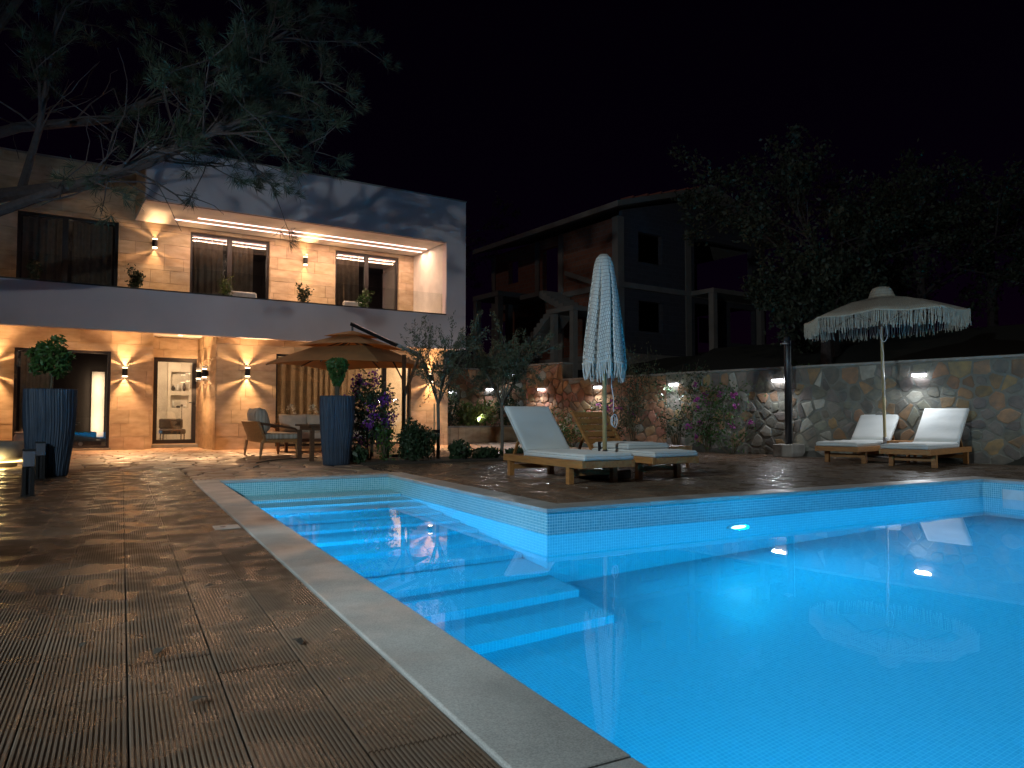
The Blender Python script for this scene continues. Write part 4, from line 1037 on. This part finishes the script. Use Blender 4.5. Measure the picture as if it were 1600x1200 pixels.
# ------------------------------------------------------------------ lounge set
sf = empty('wooden_sofa', (2.1, 13.6, 0)); tag(sf, 'curved wooden outdoor sofa seen from its back with striped cushions', 'sofa')
bk = MB(); n = 16
for i in range(n + 1):
    t = i / n; y = t * 1.95; x = .06 - .10 * math.sin(math.pi * t)
    bk.v += [(x + .1, y, .30), (x - .04, y, .68), (x, y, .69), (x + .14, y, .30)]
for i in range(n):
    for k in range(4): k2 = (k + 1) % 4; bk.f.append((i*4+k, (i+1)*4+k, (i+1)*4+k2, i*4+k2))
bk.f += [(0, 1, 2, 3), (n*4+3, n*4+2, n*4+1, n*4)]
bk.build('back_shell', M['wood'], sf)
MB().box(.12, .78, .02, 1.93, .30, .36).build('seat_frame', M['wood'], sf, bevel=.01); MB().box(.14, .79, .03, 1.92, .362, .46).build('seat_cushion', M['pillow2'], sf, bevel=.03, seg=3)
for y in (.02, 1.93):
    MB().tube([(.03, y, .66), (.4, y, .60), (.68, y, .55), (.74, y, .50), (.74, y, .36)], .02, 8).build('armrest', M['darkwood'], sf)
for x, y in ((.12, .06), (.72, .06), (.12, 1.89), (.72, 1.89)): MB().tube([(x - (.04 if x < .3 else -.01), y, 0), (x, y, .31)], [.018, .03], 8).build('leg', M['wood'], sf)
def pillow(loc, size, rot, label, m='pillow'):
    w, h, t = size; pm = MB(); n = 10
    for side in (1, -1):
        base = len(pm.v)
        for i in range(n + 1):
            for j in range(n + 1):
                u = i / n * 2 - 1; v = j / n * 2 - 1; q = ((1 - u**4) * (1 - v**4)) ** .6; pin = 1 - .08 * (1 - abs(u)**2) * 0
                pm.v.append((u * w / 2 * (1 - .06 * (1 - v*v)*0 - .05 * (1-abs(v))*(abs(u) > .95)), side * t / 2 * q, v * h / 2 * (1 - .05 * (1 - abs(u)))))
        for i in range(n):
            for j in range(n):
                a = base + i*(n+1) + j; pm.f.append((a, a+1, a+n+2, a+n+1) if side > 0 else (a, a+n+1, a+n+2, a+1))
    o = pm.build('pillow', M[m], smooth=True); o.location = loc; o.rotation_euler = rot; tag(o, label, 'pillow', 'beige pillows on the lounge sofas'); return o
for k, (y, lab) in enumerate(((13.95, 'striped beige pillow at the near end of the curved wooden sofa'), (14.45, 'plump beige pillow second along the curved wooden sofa'), (15.0, 'beige pillow at the far end of the curved wooden sofa'))):
    pillow((2.26 + .03 * k, y, .70), (.56, .48, .24), (R(-14), 0, R(90 + 8 * (k - 1))), lab, 'pillow2' if k == 0 else 'pillow')
sb_ = empty('garden_sofa', (3.05, 16.1, 0), HANG); tag(sb_, 'long low wooden sofa against the villa wall below the curtained window', 'sofa')
MB().box(0, 2.5, 0, .75, .22, .28).build('seat_frame', M['darkwood'], sb_); MB().box(.02, 2.48, .0, .66, .282, .42).build('seat_cushion', M['pillow'], sb_, bevel=.03, seg=3)
MB().box(0, 2.5, .68, .75, .281, .62).build('backrest', M['darkwood'], sb_)
for x in (.05, 1.2, 2.4):
    for y in (.05, .68): MB().box(x, x + .06, y, y + .06, 0, .219).build('leg', M['darkwood'], sb_)
for k in range(4): pillow(tuple(HF.to_3x3() @ Vector((.35 + k*.6, .5, .62)) + Vector((3.05, 16.1, 0))), (.62, .42, .2), (R(-18), 0, HANG + R((-6, 5, -3, 7)[k])), ['wide beige pillow on the wall sofa next to the curved sofa', 'second wide beige pillow along the wall sofa', 'third beige pillow along the wall sofa behind the table', 'last beige pillow on the wall sofa behind the planter'][k])
tb = empty('garden_table', (3.55, 13.2, 0), R(3)); tag(tb, 'dark wooden garden table behind the blue grey planter', 'table')
for i in range(6): MB().box(-.75, .75, -.45 + i*.15 + .003, -.45 + (i+1)*.15 - .003, .60, .635).build('board', M['darkwood'], tb)
MB().box(-.68, .68, -.4, .4, .53, .598).build('apron', M['darkwood'], tb)
for x in (-.68, .68):
    for y in (-.4, .4): MB().box(x - .035, x + .035, y - .035, y + .035, 0, .53).build('leg', M['darkwood'], tb)
for k, (x, y) in enumerate(((3.25, 16.6), (3.75, 16.62))):
    e = empty('orchid', tuple(Vector((x, y + .25, .63)))); tag(e, ['white orchid in bloom on the sofa back near the villa lamp', 'white orchid in bloom on the sofa back before the curtain middle'][k], 'plant')
    MB().lathe([(.05, 0), (.07, .1), (.06, .1)], 12).build('pot', M['white'], e, smooth=True); MB().tube([(0, 0, .08), (.03, 0, .3), (.10, 0, .38), (.16, 0, .35)], .004, 5).build('stem', M['leaf'], e)
    rg = np.random.default_rng(50 + k); npmesh('petals', leaf_quads(np.array([(.03 + .02*i, 0, .30 + .10*math.sin(i * .55)) for i in range(8)]).repeat(5, 0) + rg.normal(0, .018, (40, 3)), .055, .04, rg), 4, M['petal'], e)
    npmesh('leaves', leaf_quads(np.array([(0, 0, .12)]).repeat(6, 0) + rg.normal(0, .04, (6, 3)), .16, .04, rg), 4, M['leafd'], e)
sh_ = MB(); sh_.tube([(1.75, 11.5, .012), (1.9, 12.0, .012), (1.95, 12.6, .012), (2.2, 13.1, .012), (2.6, 13.5, .012), (3.2, 13.7, .012)], .009, 6)
tag(sh_.build('cable', M['blackplastic'], recenter=True), 'thin black cable lying across the terrace to the table', 'cable')

lrng = random.Random(12); lm = MB(); lm.add([(-.03, 0, .002), (-.012, .012, .012), (.012, .014, .008), (.034, .002, .004), (.01, -.013, .012), (-.014, -.011, .006)], [(0, 5, 1), (1, 5, 4, 2), (2, 4, 3)])
leafme = bpy.data.meshes.new('fallen_leaf'); leafme.from_pydata(lm.v, [], lm.f); leafme.materials.append(M['soil']); leafme.update()
for k in range(14):
    x, y = ((.38, 3.62), (-.1, 2.9), (.2, 2.2), (.55, 2.6))[k] if k < 4 else (lrng.uniform(-1.2, .7), lrng.uniform(2.4, 8.5))
    o = inst(leafme, 'fallen_leaf', (x, y, .003), rz=lrng.uniform(0, 6.28)); s_ = lrng.uniform(.7, 1.3); o.scale = (s_, s_, 1)
    tag(o, 'small dark fallen leaf lying on the wet ribbed deck', 'leaf', 'fallen leaves on the ribbed deck')

# ------------------------------------------------------------------ cantilever umbrella
UC = cw(-3.28, 15.0, 0); um = empty('cantilever_umbrella', (UC.x, UC.y, 0)); tag(um, 'square tan cantilever umbrella with layered canopy over the lounge set', 'umbrella')
def tier(ra, za, rb, zb, name, drop, m='canvas'):
    t = MB(); n = 8; rows = 5
    ang = [R(-90 + 90 * k) for k in range(4)]
    for j in range(rows + 1):
        s = j / rows; r = ra + (rb - ra) * s; z = za + (zb - za) * (s ** .9)
        for k in range(4):
            p, q = ang[k], ang[(k + 1) % 4]
            for i in range(n):
                u = i / n; x = r * (math.cos(p)*(1-u) + math.cos(q)*u); y = r * (math.sin(p)*(1-u) + math.sin(q)*u)
                t.v.append((x, y, z + .05 * (r / 1.65) * (4*u*(1-u)) * (1 - s)))
    N = 4 * n
    for j in range(rows):
        for k in range(N): t.f.append((j*N+k, j*N+(k+1) % N, (j+1)*N+(k+1) % N, (j+1)*N+k))
    o = t.build(name, M[m], um, smooth=False); so = o.modifiers.new('t', 'SOLIDIFY'); so.thickness = .006; return o
tier(1.72, 1.79, .78, 2.17, 'lower_canopy', 0); tier(1.08, 2.18, .36, 2.40, 'middle_canopy', 0); tier(.58, 2.40, .02, 2.53, 'top_canopy', 0)
for k in range(8):
    a = R(-90 + 45 * k); r = 1.70 if k % 2 == 0 else 1.70 * .707; zz = 1.775 if k % 2 == 0 else 1.82
    MB().beam((0, 0, 2.36), (r*math.cos(a), r*math.sin(a), zz), .02, .025).build('rib', M['darkwood'], um)
pb = cw(-2.12, 14.35, 0) - UC; PBx, PBy = pb.x, pb.y
MB().tube([(0, 0, 2.5), (0, 0, 2.66)], .022, 8).build('hanger', M['black'], um)
MB().beam((-.03, 0, 2.67), (PBx * .85, PBy * .85, 2.18), .05, .07).build('arm', M['black'], um)
MB().beam((PBx*.72, PBy*.72, 2.26), (PBx + .32, PBy + .02, 2.0), .05, .07).build('arm', M['black'], um)
MB().tube([(PBx, PBy, 0), (PBx, PBy, 1.98)], .042, 12).build('post', M['darkwood'], um, smooth=True)
MB().beam((PBx, PBy, 1.15), (PBx + .34, PBy + .02, 2.02), .05, .05).build('tilt_strut', M['darkwood'], um)
MB().tube([(PBx*.6, PBy*.6, 2.0), (PBx*.8, PBy*.8, 1.85), (PBx*.97, PBy*.97, 1.5)], .016, 6).build('stay', M['black'], um)
MB().box(PBx - .35, PBx + .35, PBy - .35, PBy + .35, 0, .06).build('base_plate', M['black'], um)

# ------------------------------------------------------------------ olive trees and shrubs
def olive(loc, label, h, fork, spread, seed, nleaf, dens=1.0, lm='olive'):
    e = empty('olive_tree', loc); tag(e, label, 'tree', 'young olive trees by the terrace'); rg = np.random.default_rng(seed); t = MB(); cs = []; ds = []
    t.tube([(0, 0, -.03), (.01, .0, fork*.5), (0, .01, fork)], [.036, .03, .03], 8)
    for k in range(9):
        a = k * 2.4 + rg.uniform(-.4, .4); out = spread * rg.uniform(.35, .8); hz = rg.uniform(.75, 1.0) * (h - fork) * .72
        p0 = Vector((0, 0, fork - .02)); p1 = Vector((out*.4*math.cos(a), out*.4*math.sin(a), fork + hz*.45)); p2 = Vector((out*math.cos(a), out*math.sin(a), fork + hz))
        t.tube([p0, p1, p2], [.018, .012, .006], 6)
        for j in range(9):
            b = p1.lerp(p2, rg.uniform(-.2, 1)); aa = rg.uniform(0, 6.28); L = rg.uniform(.3, .62); up = rg.uniform(.25, 1.2) if rg.random() < .78 else rg.uniform(-.8, .1)
            dv = Vector((math.cos(aa)*.6 + .3*math.cos(a), math.sin(aa)*.6 + .3*math.sin(a), up)).normalized(); q = b + dv * L
            t.tube([b, b.lerp(q, .5) + Vector((0, 0, .02)), q], [.005, .004, .002], 4, cap=False)
            m = int(nleaf / 81)
            for s in np.linspace(.12, 1.05, m): cs.append(np.array(b.lerp(q, s)) + rg.normal(0, .03, 3)); ds.append(np.array(dv))
    t.build('trunk', M['olivebark'], e); npmesh('crown', leaf_quads(np.array(cs), .062, .017, rg, dirs=np.array(ds), spread=.55), 4, M[lm], e)
olive((4.95, 12.1, 0), 'slender olive tree with sparse crown beside the round clipped shrub', 2.6, 1.0, .78, 31, 4400)
olive((6.23, 12.12, 0), 'bushier olive tree standing right behind the near lounger', 2.66, .98, .95, 32, 9500)
olive((-3.05, 3.7, 0), 'small sparse olive tree beside the lamp post left of the deck', 3.2, 1.2, .8, 33, 2600)  # unseen tree, added so its branches cast shade across the boards
sk_ = empty('tree_stake', (4.86, 12.06, 0)); tag(sk_, 'thin stake with a clamp beside the slender olive trunk', 'stake')
MB().tube([(0, 0, -.02), (0, 0, 1.0)], .012, 8).build('rod', M['bamboo'], sk_); MB().box(-.02, .1, -.02, .02, .48, .54).build('clamp', M['black'], sk_)
bush('round_shrub', 'dense dark clipped round shrub beside the slender olive tree', (4.4, 11.75, 0.02), .33, .33, 7000, 'leafd', .05, 'shrub', .1, 41, stems=4)
bush('bougainvillea', 'purple flowering bougainvillea bush leaning beside the blue grey planter', (3.72, 12.15, 0.02), .42, .62, 2400, 'leafd', .065, 'shrub', .2, 42, flowers=('purple', 34, 34), stems=9, low=.22, fl_size=.05)
bush('creeper', 'green trailing creeper hanging under the purple bougainvillea', (3.85, 11.75, 0.02), .17, .36, 420, 'leaf', .06, 'plant', .2, 43, stems=4)
for k, (x, y, r_, h_, lab) in enumerate(((5.25, 11.85, .2, .17, 'spiky lavender clump at the foot of the slender olive tree'), (5.75, 11.85, .26, .10, 'low dark groundcover clump between the two olive trees'), (6.4, 11.75, .24, .09, 'low dark groundcover clump at the bushier olive tree'), (3.4, 11.7, .16, .13, 'reddish low plant at the foot of the blue grey planter'))):
    bush('low_plant', lab, (x, y, .02), r_, h_, 420, 'leafd', .10, 'plant', .2, 60 + k, stems=3, upright=1.2)
# climbers on the wall
def climber(s_, off, label, w_, h_, n, leafm, seed, flowers=None, L=.065, low=.0, dep=.16):
    p = WP + WD * s_ + WN * off; e = empty('climbing_plant', (p.x, p.y, 0), WANG); tag(e, label, 'climber'); rg = np.random.default_rng(seed); st = MB(); cs = []; fc = []
    for k in range(7):
        x = rg.uniform(-.15, .15); pts = [Vector((x*.3, 0, -.02))]; m = 5
        for j in range(1, m + 1): pts.append(Vector((x * j + rg.normal(0, .06) * j * w_, rg.uniform(-dep, .03), low + (h_ - low) * j / m * rg.uniform(.8, 1.05))))
        st.tube(pts, [.012, .01, .008, .006, .005, .003], 5)
        for a, b in zip(pts[1:], pts[2:]):
            for t in np.linspace(0, 1, max(2, n // 14)): cs.append(np.array(a.lerp(b, t)) + rg.normal(0, 1, 3) * np.array((.13 * w_ + .05, .06, .09)))
        if flowers:
            for _ in range(flowers[1]): q = pts[rg.integers(2, 6)]; fc.append(np.array(q) + rg.normal(0, 1, 3) * np.array((.16 * w_, .06, .12)) + np.array((0, -.06, 0)) + rg.normal(0, .035, (22, 3)))
    st.build('stems', M['stem'], e); cs = np.array(cs); cs[:, 1] = np.minimum(cs[:, 1], -.02); npmesh('foliage', leaf_quads(cs, L, L*.5, rg), 4, M[leafm], e)
    if flowers: npmesh('flowers', leaf_quads(np.concatenate(fc), .05, .04, rg), 4, M[flowers[0]], e)['kind'] = 'stuff'
climber(5.75, .16, 'bushy green climber with magenta blossoms on the grey wall near the shower', 1.5, 1.45, 620, 'leaf', 71, ('pink', 2))
climber(6.55, .14, 'narrow leafy climber at the joint of the grey and reddish walls', .5, 1.95, 380, 'leafd', 72)
climber(7.7, .18, 'tall pale green shrub trained up the reddish wall behind the closed parasol', .75, 2.35, 900, 'olive', 73, L=.06)
climber(8.35, .16, 'bougainvillea with pink blossoms on the reddish wall behind the closed parasol', .8, 1.25, 300, 'leafd', 74, ('pink', 1))
climber(9.55, .3, 'low green shrub at the foot of the reddish wall behind the bare lounger backrest', .8, .85, 420, 'leaf', 75)
climber(5.05, .3, 'thin stalked rose at the foot of the grey wall', .25, .62, 70, 'leaf', 76, ('petal', 0) if False else None)

# ------------------------------------------------------------------ unfinished brick house on the slope
UHZ = 3.3; uh = empty('unfinished_house', (17.35, 23.62, 0), R(7.3)); tag(uh, 'unfinished two storey brick and concrete house with an outside staircase on the slope', 'house')
def up(name, mb, m, **kw): return mb.build(name, m, uh, **kw)
Z0, Z1, Z2 = 3.3, 6.15, 9.0
# left (stair) face: plane x = 0, y from 0 to 9.1
def ywall(m, y0, y1, z0, z1, xa, xb, ops):
    t = openwall(MB(), y0, y1, z0, z1, xa, xb, ops)
    for p in t.v: pass
    m.add([(p[1], p[0], p[2]) for p in t.v], [tuple(reversed(f_)) for f_ in t.f]); return m
up('brick_wall', ywall(MB(), .35, 9.0, Z1 + .02, Z2 - .22, .06, .3, [(3.9, 5.0, Z1, Z1 + 2.2), (6.9, 7.7, Z1 + 1.0, Z1 + 2.1)]), M['brick'], uv=True)
up('brick_wall', ywall(MB(), .35, 9.0, Z0, Z1 - .22, .06, .3, [(7.6, 8.6, Z0, Z0 + 2.1)]), M['brick'], uv=True)
up('block_wall', openwall(MB(), .35, 9.5, Z1 + .02, Z2 + .1, .06, .3, [(1.2, 2.6, Z1 + .95, Z1 + 2.2), (4.6, 8.6, Z1, Z1 + 2.4)]), M['greywall'], uv=True)
up('block_wall', openwall(MB(), .35, 9.5, Z0, Z1 - .22, .06, .3, [(1.2, 2.6, Z0 + .95, Z0 + 2.2), (4.6, 6.4, Z0, Z0 + 2.4), (7.0, 8.8, Z0 + .8, Z0 + 2.4)]), M['greywall'], uv=True)
gbl = MB(); gbl.add([(.3, .08, Z2 + .1), (9.5, .08, Z2 + .1), (5.0, .08, Z2 + 1.3), (.3, .28, Z2 + .1), (9.5, .28, Z2 + .1), (5.0, .28, Z2 + 1.3)], [(0, 1, 2), (5, 4, 3), (0, 3, 4, 1), (1, 4, 5, 2), (2, 5, 3, 0)]); up('gable', gbl, M['greywall'], uv=True)
for x in (0, 4.0, 9.2):
    up('column', MB().box(x, x + .34, 0, .34, 1.2, Z2 - .2), M['concrete'])
for y in (3.5, 5.2, 8.8): up('column', MB().box(0, .34, y, y + .3, 1.2, Z2 - .22), M['concrete'])
for z in (Z0, Z1): up('floor_slab', MB().box(-.05, 9.6, -.05, 9.2, z - .22, z), M['concrete'])
up('foundation', MB().box(.02, 9.5, .02, 9.1, .8, Z0 - .22), M['concrete'])
for z in (Z0, Z1): up('balcony_slab', MB().box(4.2, 9.7, -1.3, -.06, z - .2, z - .01), M['concrete'])
for x in (4.2, 7.4): up('column', MB().box(x, x + .25, -1.28, -1.03, Z0, Z1 - .21), M['concrete'])
rfm = MB(); rfm.add([(-.75, -.8, Z2 - .12), (-.75, 9.7, Z2 - .12), (5.0, 9.7, Z2 + 1.5), (5.0, -.8, Z2 + 1.5), (-.75, -.8, Z2 + .1), (-.75, 9.7, Z2 + .1), (5.0, 9.7, Z2 + 1.72), (5.0, -.8, Z2 + 1.72)], [(0,1,2,3),(7,6,5,4),(0,4,5,1),(1,5,6,2),(2,6,7,3),(3,7,4,0)]); up('roof_slab', rfm, M['concrete'])
rfm = MB(); rfm.add([(10.3, -.8, Z2 - .12), (10.3, 9.7, Z2 - .12), (5.01, 9.7, Z2 + 1.5), (5.01, -.8, Z2 + 1.5), (10.3, -.8, Z2 + .1), (10.3, 9.7, Z2 + .1), (5.01, 9.7, Z2 + 1.72), (5.01, -.8, Z2 + 1.72)], [(3,2,1,0),(4,5,6,7),(1,5,4,0),(2,6,5,1),(3,7,6,2),(0,4,7,3)]); up('roof_slab', rfm, M['concrete'])
for k in range(6): up('roof_batten', MB().beam((.0 + k*.8, -.9, Z2 + .34 + k*.226), (.0 + k*.8, -.2, Z2 + .38 + k*.226), .08, .08), M['rooftile'])
pn = openwall(MB(), 4.95, 5.75, Z0 + .7, Z0 + 1.8, .12, .14, []); up('window_pane', pn, M['glass'])
up('inner_wall', MB().box(.4, 9.4, 4.0, 4.1, Z0 + .01, Z2 - .3), M['intdark'])
# outside staircase along the left face
def flight(y0, z0, y1, z1, x0, x1, n):
    s = MB(); dy = (y1 - y0) / n; dz = (z1 - z0) / n
    for i in range(n):
        a, b = sorted((y0 + dy*i, y0 + dy*(i+1))); s.box(x0, x1, a, b, z0 + dz*i - .12, z0 + dz*(i+1))
    up('stair_flight', s, M['concrete'])
    up('stair_soffit', MB().beam(((x0+x1)/2, y0, z0 - .12), ((x0+x1)/2, y1, z1 - .12 - dz*.5), abs(x1-x0) - .02, .14), M['concrete'])
flight(3.6, 3.45, 1.5, 5.0, -2.3, -1.2, 10); up('stair_landing', MB().box(-2.3, -.1, .05, 1.5, 4.82, 5.0), M['concrete'])
flight(1.52, 5.0, 3.7, Z1, -1.15, -.08, 8); up('stair_top_landing', MB().box(-1.15, -.08, 3.71, 5.1, Z1 - .2, Z1), M['concrete'])
for x, y in ((-2.28, .07), (-.35, .07), (-2.28, 1.26)): up('stair_post', MB().box(x, x + .22, y, y + .22, 1.2, 4.81), M['concrete'])
up('porch_slab', MB().box(-2.3, -.06, 5.12, 7.2, Z1 - .1, Z1 + .12), M['concrete'])
for x, y in ((-2.28, 5.15), (-2.28, 6.92), (-.5, 6.92)): up('porch_post', MB().box(x, x + .26, y, y + .26, 1.2, Z1 - .11), M['concrete'])
up('upper_stair_wall', MB().add([(-.06, .5, Z1 - .3), (-.06, 3.3, Z1 + .75), (-.06, 3.3, Z1 + .95), (-.06, .5, Z1 - .1), (.04, .5, Z1 - .3), (.04, 3.3, Z1 + .75), (.04, 3.3, Z1 + .95), (.04, .5, Z1 - .1)], [(0,1,2,3),(7,6,5,4),(0,4,5,1),(1,5,6,2),(2,6,7,3),(3,7,4,0)]), M['concrete'])

# ------------------------------------------------------------------ trees
def grow(mb, rg, p, d, L, r, depth, tips, nsub=3, droop=.0, wig=.25):
    pts = [p]; rad = [r]; n = 4; q = p.copy(); dd = d.copy()
    for i in range(n):
        dd = (dd + Vector(rg.normal(0, wig, 3)) * .5 + Vector((0, 0, -droop))).normalized(); q = q + dd * (L / n); pts.append(q.copy()); rad.append(r * (1 - .6 * (i + 1) / n))
    mb.tube(pts, rad, 6 if r > .03 else 4, cap=False)
    if depth == 0: tips.append((pts[-2], pts[-1])); return
    for k in range(nsub):
        b = pts[rg.integers(2, n + 1)]; nd = (dd + Vector(rg.normal(0, .75, 3))).normalized(); grow(mb, rg, b, nd, L * rg.uniform(.5, .8), r * .5, depth - 1, tips, nsub, droop, wig)
    tips.append((pts[-2], pts[-1]))
def wild_tree(loc, label, h, seed, nsub=4, depth=3, leafn=80, L=.13, lean=(0, 0), spread=.42):
    e = empty('wild_tree', loc); tag(e, label, 'tree', 'trees beyond the garden wall'); rg = np.random.default_rng(seed); t = MB(); tips = []
    t.tube([(0, 0, -.4), (lean[0]*.2, lean[1]*.2, h*.18), (lean[0]*.5, lean[1]*.5, h*.34)], [.16, .12, .10], 8)
    for k in range(7):
        a = k * 2.39; f_ = rg.uniform(.12, .34); b = Vector((lean[0]*f_*1.4, lean[1]*f_*1.4, h * f_))
        grow(t, rg, b, Vector((math.cos(a)*.8 + lean[0], math.sin(a)*.8 + lean[1], rg.uniform(.5, 1.5))).normalized(), h * spread * rg.uniform(.7, 1.1), .055, depth - 1, tips, nsub)
    t.build('trunk', M['bark'], e); cs = []
    for a, b in tips:
        m = leafn; s = rg.uniform(-.5, 1.2, m)[:, None]; cs.append(np.array(a) * (1 - s) + np.array(b) * s + rg.normal(0, .13, (m, 3)))
    npmesh('crown', leaf_quads(np.concatenate(cs), L, L * .55, rg), 4, M['treeleaf'], e)
def tz(p): return terrain_z(p.x, p.y)
for lat, dep, h_, sd, lab in ((8.6, 19.5, 7.0, 81, 'broad leafy tree rising behind the garden wall above the shower'), (11.8, 21, 5.2, 82, 'dim bushy tree behind the wall beside the open parasol'), (14.5, 22, 6.6, 83, 'dim tall tree behind the wall past the last lounger'), (8.0, 18.6, 3.4, 84, 'low dim tree behind the wall next to the shower'), (-5.0, 40, 9.5, 85, 'faint dark tree top behind the villa roof')):
    p_ = cw(lat, dep, 0); wild_tree((p_.x, p_.y, tz(p_)), lab, h_, sd)
bush('shrub', 'low leafy hedge clump hanging over the wall top near the shower', (cw(6.4, 16.3, 0).x, cw(6.4, 16.3, 0).y, 1.35), .5, .3, 700, 'leaf', .08, 'shrub', .3, 91)

# pine beside the villa
pine = empty('pine_tree', cw(-8.9, 10.6, 0)); tag(pine, 'large pine with long spreading limbs hanging over the villa roof', 'tree'); P0 = cw(-8.9, 10.6, 0)
rg = np.random.default_rng(5); t = MB(); tips = []
def pl(lat, dep, z): return cw(lat, dep, z) - P0
t.tube([pl(-8.9, 10.6, -.1), pl(-8.85, 10.6, 1.6), pl(-8.7, 10.5, 3.0), pl(-8.5, 10.5, 4.4), pl(-8.2, 10.6, 6.2), pl(-8.0, 10.8, 8.5)], [.24, .20, .18, .16, .13, .08], 12)
limbs = [([(-8.75, 10.5, 3.6), (-7.4, 10.3, 3.9), (-6.0, 10.1, 4.0), (-5.0, 10.0, 4.3), (-4.1, 10.0, 4.75), (-3.75, 10.0, 5.1), (-3.4, 10.1, 5.35)], .115),
         ([(-8.8, 10.6, 3.2), (-7.2, 9.6, 3.35), (-6.2, 9.4, 3.6), (-5.2, 9.4, 3.95), (-4.3, 9.4, 4.3), (-3.6, 9.4, 4.6), (-3.1, 9.5, 4.8)], .085),
         ([(-8.5, 10.5, 4.6), (-7.4, 10.8, 5.1), (-6.2, 11.0, 5.3), (-5.0, 11.1, 5.9), (-4.1, 11.2, 6.4), (-3.5, 11.2, 6.8)], .09),
         ([(-8.4, 10.5, 5.2), (-7.2, 9.9, 6.0), (-6.4, 9.8, 7.0), (-5.8, 9.8, 7.8)], .085),
         ([(-7.0, 10.3, 3.95), (-6.5, 9.9, 4.7), (-6.3, 9.8, 5.6), (-6.2, 9.8, 6.6)], .06)]
for li, (pts, r) in enumerate(limbs):
    P = [pl(*p) for p in pts]; n = len(P); t.tube(P, [r * (1 - .78 * i / (n - 1)) for i in range(n)], 9)
    for k in range(26 if li < 4 else 12):
        f_ = rg.uniform(.30 if li < 2 else .2, 1) * (n - 1); i = min(int(f_), n - 2); b = P[i].lerp(P[i+1], f_ - i); axis = (P[i+1] - P[i]).normalized()
        dv = (axis * .8 + Vector(rg.normal(0, .55, 3)) + Vector((0, 0, .12))).normalized(); L = rg.uniform(.5, 1.2); tl = []
        grow(t, rg, b, dv, L, .018, 1, tl, 3, .0, .3)
        if f_ / (n - 1) > (.52 if li < 2 else .35): tips += tl if li < 5 else []
t.build('trunk', M['bark'], pine)
cs = []; ds = []
for a, b in tips:
    d = np.array((b - a).normalized())
    for m in range(5):
        c0 = np.array(a.lerp(b, m * .3)) + rg.normal(0, .05, 3); nn = 26; dd = d * .9 + rg.normal(0, .6, (nn, 3)) + np.array((0, 0, .25)); dd /= np.linalg.norm(dd, axis=1)[:, None]
        cs.append(c0 + dd * .075); ds.append(dd)
print('pine tufts', len(cs)); npmesh('crown', leaf_quads(np.concatenate(cs), .17, .007, rg, dirs=np.concatenate(ds), spread=.02), 4, M['needle'], pine)

# unseen lamp posts, assumed and added to light deck and wall and cast shadows
def assumed_lamp_post(loc, rz, label, power, target, cone, col=(.84, 1.0, 1.04)):
    lp = empty('garden_lamp_post', loc, rz); tag(lp, label, 'lamp post')
    MB().tube([(0, 0, -.1), (0, 0, 3.3)], [.06, .04], 12).build('post', M['black'], lp); MB().box(-.05, .35, -.16, .16, 3.28, 3.38).build('head', M['black'], lp, bevel=.01)
    MB().box(.0, .33, -.14, .14, 3.265, 3.278).build('lens', M['e_cool'], lp)
    light('flood_light', 'SPOT', (.40, 0, 3.25), power, col, lp, target=target, spot_size=R(cone), spot_blend=1.0, shadow_soft_size=.06)
assumed_lamp_post((-4.3, 3.0, 0), 0, 'tall black garden lamp post left of the ribbed deck', 1450, (7.6, 3.6, .4), 140)  # unseen lamp, assumed from the shadows and added to light the deck
assumed_lamp_post((10.6, -3.2, 0), R(85), 'tall black garden lamp post past the deep end of the pool', 420, (11.5, -.6, .1), 58)  # second unseen lamp, assumed and added to brighten the garden wall
